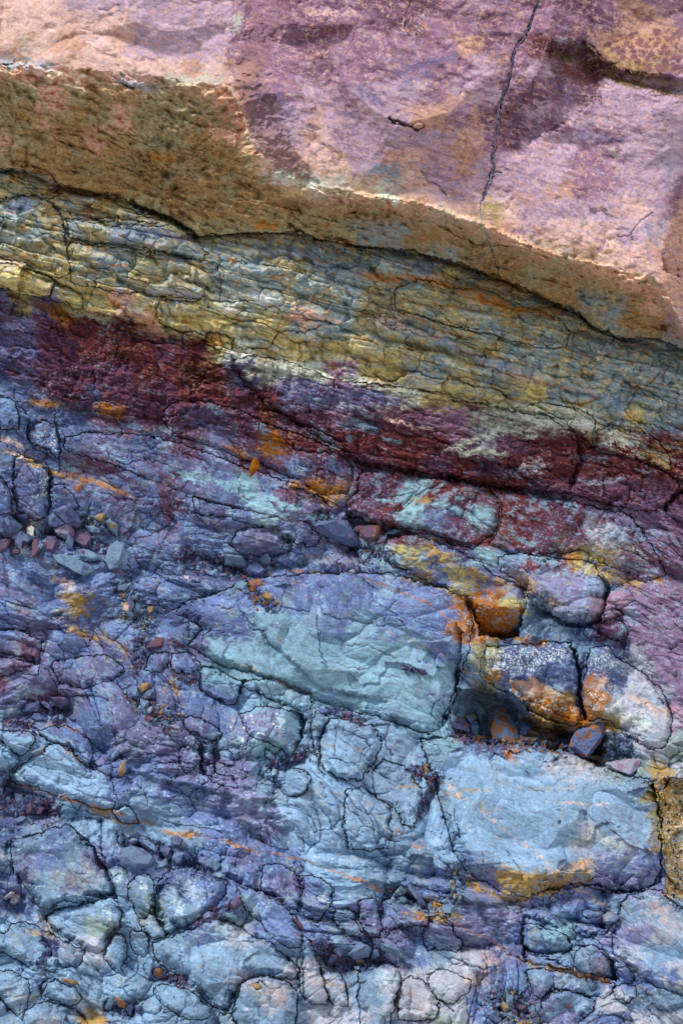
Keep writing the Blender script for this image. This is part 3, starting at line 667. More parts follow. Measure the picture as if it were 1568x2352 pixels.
# ------------------------------------------------------------------ mineral stains and bands: half width, strength, colour : run   (F = filled outline)
SK = '''
9 .9 X D 230,655 300,680 350,700 450,745
5 .9 X D 200,1262 300,1282 420,1292
9 1 X D 610,1290 680,1320 770,1340
4 .8 X D 290,0 400,14 520,28
4 .8 X G 430,472 570,502 650,542 750,572 840,610
5 .8 y G 0,310 80,330 160,362 200,400 280,420 330,460 420,480
5 .7 P G 10,240 80,262 150,290
4 .6 P G 80,330 130,350 150,365
3 .6 W G 330,180 0,0
12 1 X H 520,530 600,560 650,590 740,560
8 1 X H 580,575 650,615
6 .9 X H 400,528 460,540
5 .8 X H 0,290 60,320 130,360
2.6 .8 X H 400,1070 480,1072 560,1082 650,1100
2.6 .8 X H 870,1120 1000,1160 1100,1210 1250,1262 1350,1332 1450,1412
3 .7 y H 1100,1120 1250,1140 1350,1190 1500,1230
14 .8 y H 1260,910 1340,960 1440,1030
10 .7 y H 1180,1110 1300,1085
9 .7 y I 0,930 50,1000
7 .8 y I 200,1070 330,1112 480,1160
14 .7 y I 520,1110 600,1170 640,1200
10 .5 y I 700,1260 800,1280
9 1 X I 820,950 870,975 930,1010
10 .75 y I 1060,1090 1200,1132 1300,1172
4 .8 X I 1370,1110 1430,1150
F 1 X I 240,1262 330,1285 450,1290 560,1308 530,1360 520,1420 510,1490 450,1505 370,1480 300,1470
5 1 X I 500,1500 600,1520
4 .9 X I 640,1530 720,1525
8 .85 X E 830,455 950,475 1050,520 1180,475
5 .8 X E 1170,485 1300,510 1420,545
9 .95 X F 180,580 300,612 420,662 480,690
5 .8 X F 500,690 650,682 760,742
8 .8 X E 200,155 330,158
3 .8 y E 430,440 560,450 640,470
3 .8 X E 1080,690 1200,745 1400,830 1560,870
5 .7 X E 820,290 700,270
4 .6 T E 480,695 640,745 760,775
20 .7 T E 400,720 560,760
8 .8 P E 940,755 1050,745 1110,790
4 .7 P E 940,780 1080,800 1240,830 1340,880
3.5 .75 T F 0,845 200,945 400,1085 600,1125 800,1185 1000,1185
4 .6 W F 60,990 180,1060 380,1090
3 .6 T F 300,1010 500,1090 700,1130
3 .5 T F 880,780 1100,870 1300,920
3 .5 T F 1000,960 1200,1080
10 .8 Y D 0,500 150,560 320,580
4 .7 P D 0,370 90,395
9 .5 b D 880,570 1100,600 1300,600
14 .6 b D 60,30 200,30
14 .5 b D 700,210 950,200 1200,260
20 .4 g D 1000,480 1300,520
10 .5 b E 200,330 560,350
10 .6 s E 640,420 900,440
12 .5 b E 1050,360 1300,440
9 .5 s F 0,880 250,980 500,1060
9 .5 s F 900,1200 1100,1250 1200,1290
F .9 y D 1300,830 1400,850 1390,920 1290,905
6 .7 W D 430,700 720,765
6 .8 W D 640,760 700,800
12 .9 W E 300,1070 430,1050 560,1060 660,1110
9 .9 W E 730,1110 830,1130 930,1140
7 .8 v E 400,1110 620,1170 
10 .6 v E 760,1200 900,1220 1100,1280
7 .8 k E 700,1280 830,1310 930,1370
5 .7 t E 520,1235 640,1275
9 .7 t E 690,1390 830,1400 950,1450
4 .8 t E 990,1500 1110,1525
5 .8 t E 760,1490 800,1500
5 .8 P E 1000,1370 1180,1420 1300,1440
7 .85 W I 80,305 280,252 400,195 500,190
7 .85 W I 150,330 300,320 460,345
10 .7 P I 560,420 700,405
7 .8 W I 560,240 660,215
10 .7 k I 480,470 700,400
5 .9 k I 900,505 1050,520 1190,490
4 .8 k I 930,355 1100,385
3 .8 k I 1230,430 1400,460
8 .7 t I 640,590 800,625 900,680
12 .6 v I 900,690 1100,700 1260,790
8 .75 t I 420,975 600,985 800,1012
6 .8 t I 530,875 650,915
5 .7 k I 900,935 1100,985 1300,1060 1380,1100
5 .7 b I 1250,800 1340,860 1400,960
7 .6 k I 960,880 1200,920 1350,990
5 .8 c I 10,622 180,690 260,745
12 .8 W F 520,1335 700,1362 900,1405 1000,1450
16 .7 W F 1060,1480 1200,1500 1300,1540
8 .8 c H 0,545 80,572
10 .85 c H 120,560 210,600 290,630
8 .85 c H 290,625 380,658 460,680
5 .8 c H 500,720 580,735
6 .85 c H 600,735 695,752
4 .85 c H 945,630 1060,640
10 .85 c H 1080,590 1130,640 1200,710
4 .8 c H 1200,735 1120,640
5 .8 c H 1160,650 1340,650 1440,690 1560,750
4 .8 c H 1440,620 1500,605
8 .7 y H 1180,640 1290,620
4 .6 c H 1320,570 1370,520
3 .6 c H 1430,540 1440,600
12 .7 b H 640,385 740,450
8 .7 c H 440,430 500,450
5 .8 k H 685,808 780,830
12 .6 t H 560,190 690,290
8 .6 t H 170,150 300,200
9 .6 t G 1310,30 1400,80
8 .8 c G 1060,420 1180,480 1300,490 1430,530 1500,570
6 .7 b G 880,400 1060,440
5 .7 t G 400,410 480,440
9 .6 m G 550,370 700,440 800,500 950,590
9 .6 m G 680,600 860,625
6 .55 m G 850,620 1000,660 1100,720
7 .55 m G 1000,420 900,380
8 .55 m G 1180,720 1400,820
6 .6 k G 1280,750 1380,780
6 .5 m G 700,800 960,880
8 .6 c G 110,1180 0,0
14 .55 m J 60,450 200,400
10 .5 m J 0,330 250,330
8 .5 y J 420,170 520,220 620,260
6 .5 y J 630,230 760,290 820,360
6 .7 y G 440,1420 600,1500
7 .5 P G 330,1110 460,1170
5 .7 P G 1150,1110 1200,1130
3.4 1 X J 90,1145 220,1190 350,1230 500,1270 560,1300
7 .9 X J 560,1300 630,1330 700,1345
3.4 .9 X J 700,1330 780,1345
3.2 1 X J 700,1375 800,1405 860,1380 960,1410 1060,1460
4.5 1 X J 1050,1450 1100,1468 1250,1480
3.2 .95 X J 1300,1490 1400,1512 1568,1565
3 .9 X J 240,780 400,790 500,830 560,870
5 .6 y J 400,930 520,1010
5 .8 y J 1080,500 1120,590
2.6 .95 X N 0,410 100,460 220,500 
2.4 .9 X N 240,488 350,505 480,540 640,592
3.4 1 X N 640,592 800,660 900,690 1000,740
2.4 .8 X N 1050,765 1140,790
8 .95 y O 205,665 260,700 330,730
5 .95 y O 330,735 420,770 540,822
2 .9 X O 130,930 250,990 380,1050 440,1100 480,1140 560,1170
4 .95 X O 585,1170 650,1205
4.5 .95 X O 700,1215 860,1243 1000,1275 1110,1310
2.5 .7 X O 1250,1330 1400,1382
3 .7 y O 600,1000 660,980
24 .85 y O 720,720 850,650 980,590
12 .5 T O 880,560 1000,570
20 .45 p O 1060,560 1250,560 1400,580
14 .5 p O 1050,660 1250,720
26 .5 k O 1050,470 1300,480
10 .4 W O 850,440 1000,380 1200,460
3 .6 y K 110,400 220,460 320,500 430,562
3.5 .8 X K 500,580 570,595
2.4 .5 y K 740,900 900,970
2.4 .5 y K 620,900 700,930
3 .4 y K 980,190 1200,270 1400,360
3 .55 y K 1060,1160 1200,1180
3 .5 y K 1150,1100 1230,1190
3 .5 y K 1350,1200 1500,1250
4 .5 y L 180,1200 360,1190
3 .5 y L 290,1250 330,1340 420,1300
3 .5 y L 530,1180 900,1180
3 .6 P L 820,1270 950,1290 1100,1270
6 .7 w K 340,740 370,850
6 .5 w K 60,820 110,900
14 .3 s K 900,120 1300,250
3 .7 X N 680,110 730,130
3 .7 X N 860,170 920,200
3 .7 X N 1080,340 1110,370
2.6 .9 X N 1180,450 1230,460
F .95 X L 560,590 640,600 700,620 780,600 880,640 905,700 915,765 850,775 760,740 640,680 560,640
F .8 T L 490,500 620,480 700,540 780,600 700,610 580,590 500,560
7 .9 X L 330,480 400,470 430,490
F .9 X L 925,545 960,470 1010,450 1050,520 1040,560 1090,580 1120,640 1060,690 1000,740 960,755 940,640
F .7 T L 1000,470 1080,460 1110,490 1090,540 1010,540
8 .6 T L 1240,600 1400,700 1500,700
10 .5 W L 1100,660 1350,800
4 .8 X L 170,450 210,440
3 .8 X L 480,510 560,640
F .7 T O 1290,1000 0,0 0,1
9 .7 w M 700,620 760,650
7 .7 w M 690,850 700,930
6 .8 w M 880,700 920,720
9 .8 w M 1090,740 1130,860 1150,950
12 .5 w M 1180,680 1240,780
14 .6 w M 1360,960 1440,1000
8 .8 w K 50,980 0,0
6 .8 w N 600,770 650,820
8 .5 k N 520,800 640,780
16 .4 w N 940,1250 1040,1290
20 .2 T N 1150,1350 1260,1480
6 .5 y M 160,1000 350,1010
5 .4 T M 420,1080 300,1030
12 .4 T M 240,900 320,960
14 .25 T N 180,1320 400,1400
6 .35 y N 540,1300 760,1340
5 .4 y M 60,1385 240,1400
22 .35 G M 300,640 560,680
18 .4 k M 520,560 640,680
18 .4 T O 1350,820 1500,900
26 .3 T O 1010,1180 1090,1250
20 .4 T O 380,1130 250,1350
6 .7 y B 740,985 700,960
12 .7 T B 430,950 560,1060
12 .8 W B 280,1100 520,1140 640,1150
16 .7 t B 900,1060 1100,1080
9 .7 W B 960,1190 1080,1280
5 .7 y B 600,1090 780,1060
12 .6 p B 1000,680 820,540
8 .7 p B 1060,480 1250,400 1470,350
5 .6 p B 1100,530 1300,450
4 .6 p B 540,680 560,690
5 .9 R B 530,700 565,675
14 .7 T B 1250,780 1400,640 1560,600
16 .6 T B 560,800 600,700
6 .6 P B 500,70 830,90
10 .6 R B 620,200 800,170
14 .5 M B 860,100 1000,120
10 .6 M B 380,100 500,300
14 .6 M B 30,450 150,330
9 .8 W B 90,90 60,200
8 .5 v B 330,560 400,740
14 .6 y C 1060,290 1150,360 1350,430
16 .5 y C 1100,230 1350,260 1500,300
6 .9 o C 750,340 880,370 1000,440
8 .95 o C 1050,440 1200,520 1400,560 1568,610
9 .8 R C 760,370 860,460 1050,520
8 .5 r C 760,440 950,510
16 .6 M C 760,560 800,720 700,780
12 .4 v C 830,600 900,620
10 .6 R C 650,780 820,810
10 .5 M C 480,720 700,790 880,820
9 .5 p C 880,840 1200,880
14 .5 R C 1250,60 1380,120
12 .6 R C 600,230 760,240
9 .6 V C 650,30 950,130
6 .7 k C 740,235 960,300
5 .6 T C 280,380 480,370
12 .6 T C 260,700 300,980
10 .5 T C 680,880 700,1000
8 .4 T C 520,1230 680,1270
5 .4 W C 920,1400 1010,1400
10 .5 W C 1100,950 1160,980
18 .5 k C 1440,900 1500,1100
10 .7 M C 1568,1100 1500,1350
6 .6 p C 500,1440 680,1480
6 .6 y C 680,1500 0,0
8 .9 y A 490,440 560,470
5 1 W A 510,460 550,490
26 .4 T A 450,150 400,330 450,400
16 .5 T A 750,160 680,260
20 .4 W A 130,290 200,290
9 .6 t A 0,390 350,420
8 .6 t A 700,500 1000,560 
9 .7 W A 1050,500 1400,500
14 .6 O A 320,740 500,840 680,850
6 .8 X A 950,980 1080,990
10 .6 T A 1330,830 1500,880
5 .8 X A 110,955 150,960
20 .3 o A 900,560 1400,600
24 .5 G A 60,700 0,780 200,930
20 .35 o A 1100,700 1500,760
20 .4 o A 450,1070 1000,1130
'''
# ------------------------------------------------------------------ shape of the face (metres away from the datum plane)
L1g = L1[None, :] ; L2g = L2[None, :]; L3g = L3[None, :]; L4g = L4[None, :]
bed = V - 0.27 * U; al = U + 0.27 * V          # across and along the bedding
zA = sstep(6, -6, WV - L1g)                      # massive pink rock
zB = sstep(-6, 6, WV - L1g) * sstep(3, -3, WV - L2g)   # its underside
zC = sstep(-3, 3, WV - L2g) * sstep(3, -3, WV - L3g)   # green layers
zD = sstep(-3, 3, WV - L3g) * sstep(10, -10, WV - L4g)  # crumbly maroon
zE = sstep(-10, 10, WV - L4g)
lowblue = sstep(1230, 1420, V + 0.1 * U)
m1 = fbm(U / 260, V / 260, 66, 1); m2 = fbm(U / 260, V / 260, 67, 1)
rx = (U * 0.96 + V * 0.28 + 3 * n1 + 80 * m1); ry = (V * 0.96 - U * 0.28 + 3 * n2 + 80 * m2)
f1, e1, i1 = facets(rx / 130, ry / 92, 70, 1.0)
f2, e2, i2 = facets(rx / 52, ry / 38, 80, 1.2)
f3, e3, i3 = facets(rx / 21, ry / 15, 90, 1.2)
f4, e4, i4 = facets(rx / 8.5, ry / 6, 100, 1.2)
# ------------------------------------------------------------------ the separate rocks
IDM = np.zeros(U.shape, np.int16); SM = np.full(U.shape, 1.0, F32); TONE = np.ones(U.shape, F32); rb_ = np.random.RandomState(3); LIFT = np.zeros(U.shape, F32); GAP = np.zeros(U.shape, F32)
BLOCKS = []
xs1 = [(670,-200),(670,-20),(620,130),(560,260),(510,330),(490,430),(460,530),(430,620),(405,700),(385,850),(378,960),(382,1060),(350,1160),(310,1260),(290,1300)]
crk = [((1731 + a * 0.63776) / 1.7417, b * 0.63776 / 1.7417) for a, b in xs1] + [(1110, 520), (1130, 580), (1150, 640), (1160, 720)]
cx = np.interp(V[:, 0], [b for a, b in crk], [a for a, b in crk]).astype(F32)[:, None]
top = WV < L2g - 1
IDM[top & (WU < cx)] = 1; IDM[top & (WU >= cx)] = 2
BLOCKS.append(('overhanging_rock', 'overhanging rock', 'massive pale pink and mauve overhanging rock left of the long vertical crack'))
BLOCKS.append(('overhanging_rock', 'overhanging rock', 'lilac overhanging rock with a shadowed notch right of the long vertical crack'))
for ln in BL.strip().split('\n'):
    nm, cat, lift, er, tl, out, lab = ln.split('|'); lift = float(lift) * 0.01; er = float(er)
    tx, ty = [float(q) * 1e-4 for q in tl.split(',')]; p = pts(out); BLOCKS.append((nm, cat, lab)); k = len(BLOCKS)
    wn = window(p, 16); X, Y = WU[wn], WV[wn]; d = polydist(X, Y, p)
    c = p.mean(0); ins = d > 0; sub = IDM[wn]; free = ins & ~((sub == 1) | (sub == 2))
    hs_ = 0.5 * max(np.ptp(p[:, 0]), np.ptp(p[:, 1])); tx += rb_.uniform(-1, 1) * 0.016 / hs_; ty += rb_.uniform(-1, 1) * 0.014 / hs_; tn = rb_.uniform(.9, 1.1); er *= 0.75; sharp = 0.05 + 0.95 * sstep(-.08, .42, n1[wn] + .6 * n3[wn])
    lift *= 0.8; ch = np.clip(d / (er * (0.9 + 2.6 * i2[wn])), 0, 1)
    body = lift * (0.6 * ch + 0.4 * sstep(0, 1, ch)) + 0.12 * lift + tx * (X - c[0]) + ty * (Y - c[1]) - 0.004 * sharp * np.exp(-np.maximum(d, 0) / (er * 0.6)) - (0.008 if lift > 0.025 else 0.001) * np.exp(-np.maximum(d, 0) / (er * 3.0))
    smv = 0.15 if er > 7.4 else (0.4 if er > 5.9 else 0.7); SM[wn] = np.where(free, 1 - (1 - smv) * sstep(0, 22 if er > 7.4 else 12, d), SM[wn]); TONE[wn] = np.where(free, tn, TONE[wn]); LIFT[wn] = np.where(free, body, LIFT[wn]); GAP[wn] = np.where(free, 0, GAP[wn])
    sub = np.where(free, k, sub); IDM[wn] = sub
    gp = (0.001 + 0.010 * sharp) * np.exp(-(np.maximum(-d, 0) / (0.5 + 0.5 * sharp)) ** 2)
    GAP[wn] = np.where((~ins) & (sub != 1) & (sub != 2), np.maximum(GAP[wn], gp), GAP[wn])
nzr = fbm(U / 30, V / 30, 181, 3)
DEP = np.zeros(U.shape, F32)
e1x = interp([(-110, 610), (0, 590), (60, 562), (120, 540), (190, 524), (262, 560), (340, 580), (420, 640), (2470, 640)], V[:, 0])[:, None] + 5 * n2
flk = np.clip((WU - e1x) / 95, 0, 1)
front = -0.15 - 0.15 * flk + 0.00024 * np.maximum(L1g - V, 0) + 0.20 * sstep(1520, 1660, WU - 0.03 * (V - 500)) * sstep(200, 500, V)
t = np.clip((V + 9 * n2 + 5 * n4 - L1g) / np.maximum(L2g - L1g, 20), 0, 1)
under = front + (0.03 - front) * (t * sstep(-0.15, 0.5, t)) ** 0.95
sheet = 0.03 + 0.07 * np.exp(-np.maximum(V - L2g, 0) / 22) - 0.03 * np.sin(np.clip((V - L2g) / np.maximum(L3g - L2g, 20), 0, 1) * 3.14)
low = -np.interp(V[:, 0], [850, 1100, 1300, 1500, 1750, 2000, 2470], [0, 0.02, 0.09, 0.17, 0.29, 0.42, 0.66]).astype(F32)[:, None]
DEP = np.where(V < L1g, front, np.where(V < L2g, under, sheet + low))
DEP = DEP + 0.05 * fbm(U / 420, V / 380, 20, 3) * (0.25 + 0.75 * (zE + zC)) 
cre = lambda e, w_: np.exp(-(e / w_) ** 2)
ro = np.clip(0.5 + 1.3 * fbm(U / 110, V / 90, 110, 3), 0.06, 1.3)
ro2 = np.clip(0.5 + 1.5 * fbm(U / 60, V / 60, 120, 3), 0.04, 1.3)
# green layers and underside: broken courses of beds
def courses(T, L, seed, wob):
    s = (bed + 26 * perlin(bed / 61, al / 900, seed + 9) + wob * fbm(U / 160, V / 160, seed, 3) + 2.5 * n3) / T
    k = np.floor(s); fr = s - k
    a = al / L + h2(k, k * 0, seed + 1) * 7 + 0.25 * fbm(U / 60, V / 60, seed + 2, 2)
    j = np.floor(a); fa = a - j
    hh = h2(k, j, seed + 3) - 0.5
    jw = np.minimum(fa, 1 - fa) * L; edge = np.minimum(fr, 1 - fr) * T
    prof = hh - 0.35 * (fr - 0.5) 
    groove = np.exp(-(edge / 1.7) ** 2) * (0.4 + h2(k, k * 0 + 3, seed)) + np.exp(-(jw / 1.5) ** 2) * (h2(k, j, seed + 5) > 0.45)
    return prof.astype(F32), groove.astype(F32), hh.astype(F32)
c1, g1, h1 = courses(50, 170, 31, 34)
c2, g2, h2a = courses(21, 80, 41, 22)
c3, g3, h3 = courses(5.5, 40, 51, 9)
mC = np.clip(fbm(U / 90, V / 60, 60, 2) * 1.6 + 0.55, 0, 1)
layer = zC + 0.55 * zD + 0.3 * zB
DEP += layer * (-0.046 * c1 + 0.014 * g1 * mC - 0.026 * c2 * (0.3 + ro) + 0.008 * g2 * mC - (0.0036 * c3 - 0.0015 * g3) * (0.2 + 0.5 * ro2) * (1 - zB))
lam = zE * (0.35 + 0.3 * fbm(U / 200, V / 200, 61, 2)) * sstep(1800, 1300, V)
DEP += lam * SM * (-0.018 * c1 + 0.004 * g1 - 0.009 * c2 + 0.002 * g2 - 0.0007 * c3)
# jointed blue rock: facets at four sizes
blk = zE * (0.5 + 0.5 * lowblue) + 0.55 * zD + 0.25 * zC
c0, g0, h0 = courses(118, 380, 33, 40)
DEP -= zE * 0.022 * c0
lm = sstep(-0.12, 0.12, fbm(U / 130, V / 130, 165, 2))
DEP -= blk * (0.055 * f1 * (0.5 + 0.5 * SM) + SM * 0.025 * f2 * (0.25 + ro) + SM * 0.0085 * f3 * (0.1 + ro2))
lm2 = sstep(0.0, 0.15, fbm(U / 80, V / 80, 166, 2))
DEP += (zE + 0.3 * zC + 0.5 * zD) * (0.08 + 0.92 * SM) * (0.0075 * cre(e1, 0.032) * lm + 0.008 * cre(e2, 0.06) * (0.08 + 0.92 * lm) + 0.0035 * cre(e3, 0.13) * lm2)
DEP -= (0.0036 * zE + 0.0040 * zD + 0.0018 * zC + 0.0005 * zA) * f4 * ro2 * SM
# massive pink rock: broad planes, faint knobbles
fA, eA, iA = facets(rx / 400, ry / 300, 75, 1.0)
fB, eB, iB = facets(rx / 170 + n1, ry / 70 + n2, 78, 0.8)
DEP -= zA * (0.10 * fA + 0.014 * fB * ro + 0.004 * f2 * ro2 * ro + 0.0012 * f3 * ro2 + 0.006 * fbm(U / 70, V / 45, 130, 3))
DEP -= zA * 0.0009 * fbm(U / 9, V / 6, 131, 3)
# underside and maroon crumble
fF, eF, iF = facets(al / 44 + n1, bed / 15 + n2, 86, 1.3); fG, eG, iG = facets(al / 95 + n1, bed / 27 + n2 * .6, 88, 1.0)
DEP -= zC * (0.034 * fG + 0.013 * fF * ro) - zC * 0.006 * cre(eG, 0.06)
cr = fbm(al / 26 + n1, bed / 15 + n2, 140, 5, ridge=True)
DEP -= (0.015 * zB + 0.0085 * zD) * cr + zB * 0.016 * f3 * (0.4 + ro) + zB * 0.020 * fF * (0.3 + ro2) + zB * 0.022 * f2 * ro2 + zB * 0.010 * fbm(U / 60, V / 30, 141, 3)
DEP -= zD * (0.010 * f3 + 0.004 * cells(U / 9, V / 7, 145)[0])
# grain everywhere
DEP -= 0.0012 * (0.5 + 0.5 * SM) * fbm(U / 6, V / 5, 150, 3) * (1 - 0.3 * zA) + 0.0015 * fbm(al / 34, bed / 10, 151, 3) * (zE + zC) * SM
# rubble: heaps of angular bits
RUB = np.zeros(U.shape, F32)
for ln in PILES.strip().split('\n'):
    hd, path, lab = ln.split('|'); p = pts(path); wd = float(hd.split()[2]); wn = window(p, wd * 3); d, s, q = linedist(WU[wn], WV[wn], p)
    RUB[wn] = np.maximum(RUB[wn], sstep(1.5, 0.8, d / wd - 0.7 * nzr[wn]))
for ln in FACE.strip().split('\n'):
    hd, hg, ol = ln.split('|'); sl_, sd_ = hd.split(); p = pts(ol); h = pts(hg)
    if np.ptp(p[:, 0]) < 4: continue
    wn = window(p, 4); d, s, q = linedist(WU[wn], WV[wn], h); DEP[wn] += float(sl_) * 0.001 * d * (s * float(sd_) > 0) * (polydist(WU[wn], WV[wn], p) > 0)
# ledges and undercuts
for ln in STEP.strip().split('\n'):
    a = ln.split(' ', 3); h, ra, rb = float(a[0]) * 0.01, float(a[1]), float(a[2]); p = pts(a[3])
    wn = window(p, max(ra, rb) * 3); d, s, q = linedist(WU[wn], WV[wn], p)
    fade = sstep(0, 0.12, q) * sstep(1, 0.88, q)
    r = np.where(s < 0, ra, rb)
    DEP[wn] += 1.5 * h * fade * np.exp(-d / r) * sstep(3 * max(ra, rb), 1.8 * max(ra, rb), d) * (0.8 + 0.5 * n1[wn])
# deep hollow with loose debris, lower right; shadowed notch, upper right
def hollow(s, depth, soft):
    p = pts(s); wn = window(p, 30); d = polydist(WU[wn], WV[wn], p); DEP[wn] += depth * sstep(-4, soft, d)
hollow('L 90,790 140,600 300,520 500,620 700,780 900,800 1060,770 1110,880 1060,1000 960,980 840,925 640,890 340,880 120,850', 0.115, 20)
hollow('D 1000,800 1300,900 1450,1000 1568,1150 1568,1230 1400,1150 1200,1200 1000,1000 720,880 720,800', 0.018, 18)
hollow('E 0,1040 120,1130 260,1290 420,1380 420,1440 260,1380 80,1260 0,1180', 0.022, 12)
# the shadowed notch, upper right: a lip over a face that comes forward again downwards
nlip = pts('C 725,235 830,245 940,265 1010,300 1050,360 1100,400 1180,440 1250,460 1350,465 1450,475 1700,500'); nlow = pts('C 1700,640 1568,625 1460,650 1200,560 1040,590 930,690 820,820 700,860 510,1020 430,1090 378,960')
npol = pts('C 725,235 830,245 940,265 1010,300 1050,360 1100,400 1180,440 1250,460 1350,465 1450,475 1700,500 1700,640 1568,625 1460,650 1200,560 1040,590 930,690 820,820 700,860 510,1020 430,1090 378,960 400,720 560,620 640,480 700,345')
wn = window(npol, 6); dt_ = linedist(WU[wn], WV[wn], nlip)[0]; db_ = linedist(WU[wn], WV[wn], nlow)[0]; dp_ = polydist(WU[wn], WV[wn], npol)
NOTCH = 0.085 * db_ / (db_ + 0.6 * dt_ + 1) * np.clip(dt_ / 26, 0, 1) * np.clip(dp_ / 9, 0, 1); DEP[wn] += NOTCH
# opened cracks
CRK = np.zeros(U.shape, F32)
for ln in CR.strip().split('\n'):
    a = ln.split(' ', 2); hw, dp = float(a[0]), float(a[1]) * 0.001; p = pts(a[2])
    wn = window(p, hw * 3 + 8); d, s, q = linedist(WU[wn], WV[wn], p)
    fade = sstep(0, 0.06, q) * sstep(1, 0.94, q); ww = hw * (0.75 + 0.5 * n3[wn]) * (0.35 + 0.65 * fade) + 0.45
    g = np.exp(-(d / ww) ** 2) * fade
    CRK[wn] = np.maximum(CRK[wn], dp * 0.95 * g + 0.12 * dp * np.exp(-d / (ww * 3)) * fade)
q1, q1e, q1i = facets(U / 11, V / 8.5, 185, 2.0); q2, q2e, q2i = facets(U / 5.5, V / 4.6, 188, 2.0)
DEP -= RUB * (0.008 * q1 + 0.004 * q2 - 0.004 * cre(q1e, 0.12))
SURF = DEP + CRK - LIFT + GAP * (IDM == 0)
SURF = SURF + GAP * (IDM > 2) * 0.6
def at(u, v):
    i = int(min(max((v - V0) / ST, 0), NV - 1)); j = int(min(max((u - U0) / ST, 0), NU - 1)); return float(SURF[i, j])
def P3(u, v, y):
    r = y - CAM[1]; return Vector(((u - 784.0) / FU * r, y, CAM[2] - (v - 1176.0) / FU * r))
# ------------------------------------------------------------------ pigment of the rock (green layers brightened against the overhang's shade)
def lin(c):
    c = np.array(c, F32) / 255.0; return np.where(c <= 0.04045, c / 12.92, ((c + 0.055) / 1.055) ** 2.4).astype(F32)
PL = {k: lin(v) for k, v in PAL.items()}
def mix(C, col, m): 
    m = m[..., None]; C += (col - C) * m
gr = np.array([[PL[c] for c in row.ljust(29, row[-1])[:29]] for row in GRID], F32)   # 43+ rows
nr = gr.shape[0]
wa = 17 * fbm(al / 150, bed / 45, 200, 5, 0.6); wb = 13 * fbm(al / 140, bed / 50, 210, 5, 0.6)
wc = 16 * fbm(al / 34, bed / 14, 215, 5, 0.65); wd_ = 16 * fbm(al / 30, bed / 16, 216, 5, 0.65)
nx1 = fbm(al / 22, bed / 8, 217, 5, 0.7); nx2 = fbm(al / 24, bed / 8, 218, 5, 0.7)
gu = np.clip((U + wa * 1.3 + wb * 0.4 + wc + 34 * (i2 - .5) + 16 * (i3 - .5)) / 56.0, 0, 27.999); gv = np.clip((V + wb * 1.2 + wa * 0.35 + wd_ + (26 * (np.modf(i2 * 37)[0] - .5) + 12 * (np.modf(i3 * 37)[0] - .5)) * (zE + 0.5 * zA + .4 * zD)) / (2352.0 / (nr - 1)), 0, nr - 1.001)
iu = gu.astype(np.int32); iv = gv.astype(np.int32); fu = (gu - iu); fv = (gv - iv)
ku = fu + 0.5 * nx1; kv = fv + 0.5 * nx2
def cm(fu, fv):
    fu = fu[..., None]; fv = fv[..., None]
    return (gr[iv, iu] * (1 - fu) + gr[iv, iu + 1] * fu) * (1 - fv) + (gr[iv + 1, iu] * (1 - fu) + gr[iv + 1, iu + 1] * fu) * fv
COL = (0.4 * cm(sstep(0.1, 0.9, fu), sstep(0.1, 0.9, fv)) + 0.6 * cm(sstep(0.44, 0.56, ku), sstep(0.44, 0.56, kv))).astype(F32)
nz = [fbm(al / 26, bed / 9, 220, 4, 0.6), fbm(al / 60, bed / 14, 230, 4, 0.6), fbm(U / 18, V / 16, 240, 4, 0.62), fbm(U / 70, V / 60, 250, 4, 0.6), fbm(al / 10, bed / 3.2, 260, 3, 0.6)]
def spot(n, a, b):
    c = (a + b) / 2; w_ = (b - a) * 0.3; return sstep(c - w_, c + w_, n + 0.10 * nz[4] + 0.12 * (i3 - .5) + 0.06 * n5)
# pink rock: tan rinds, cream veins, plum patches
vein = np.abs(fbm(U / 42 + 0.5 * n1, V / 34 + 0.5 * n2, 270, 4, 0.6)); vein2 = np.abs(fbm(U / 21 + n1, V / 16 + n2, 280, 4, 0.6))
mix(COL, PL['T'], zA * spot(nz[2], 0.08, 0.3) * 0.5)
mix(COL, lin((206, 158, 124)), zA * sstep(0.05, 0.01, vein2) * sstep(-0.2, 0.15, nz[3]) * 0.85)
mix(COL, lin((226, 198, 190)), zA * sstep(0.045, 0.0, vein) * 0.75)
mix(COL, PL['M'], zA * spot(nz[1], 0.1, 0.32) * 0.5 * sstep(540, 660, U + V * 0.2) * sstep(420, 250, V - 0.1 * U)); mix(COL, lin((150, 112, 142)), zA * spot(nx2, 0.05, 0.3) * 0.5 * sstep(560, 640, U + V * 0.2)); mix(COL, lin((120, 72, 88)), zA * spot(nx1 - nz[2] * .5, 0.2, 0.4) * 0.5 * sstep(600, 700, U))
mix(COL, PL['L'], zA * spot(-nz[1], 0.15, 0.4) * 0.45)
mix(COL, PL['v'], zA * spot(nz[0] + nz[3], 0.35, 0.6) * 0.4)
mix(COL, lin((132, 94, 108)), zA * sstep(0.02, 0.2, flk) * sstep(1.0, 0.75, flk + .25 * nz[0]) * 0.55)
lip = np.exp(-((V - L1g - 4 + 16 * nz[3] + 10 * nz[2]) / 16) ** 2)
mix(COL, PL['W'], lip * spot(nz[2] + nz[3], -0.05, 0.3) * 0.6); mix(COL, PL['T'], np.exp(-((V - L1g - 12 + 22 * nz[2]) / 26) ** 2) * 0.6)
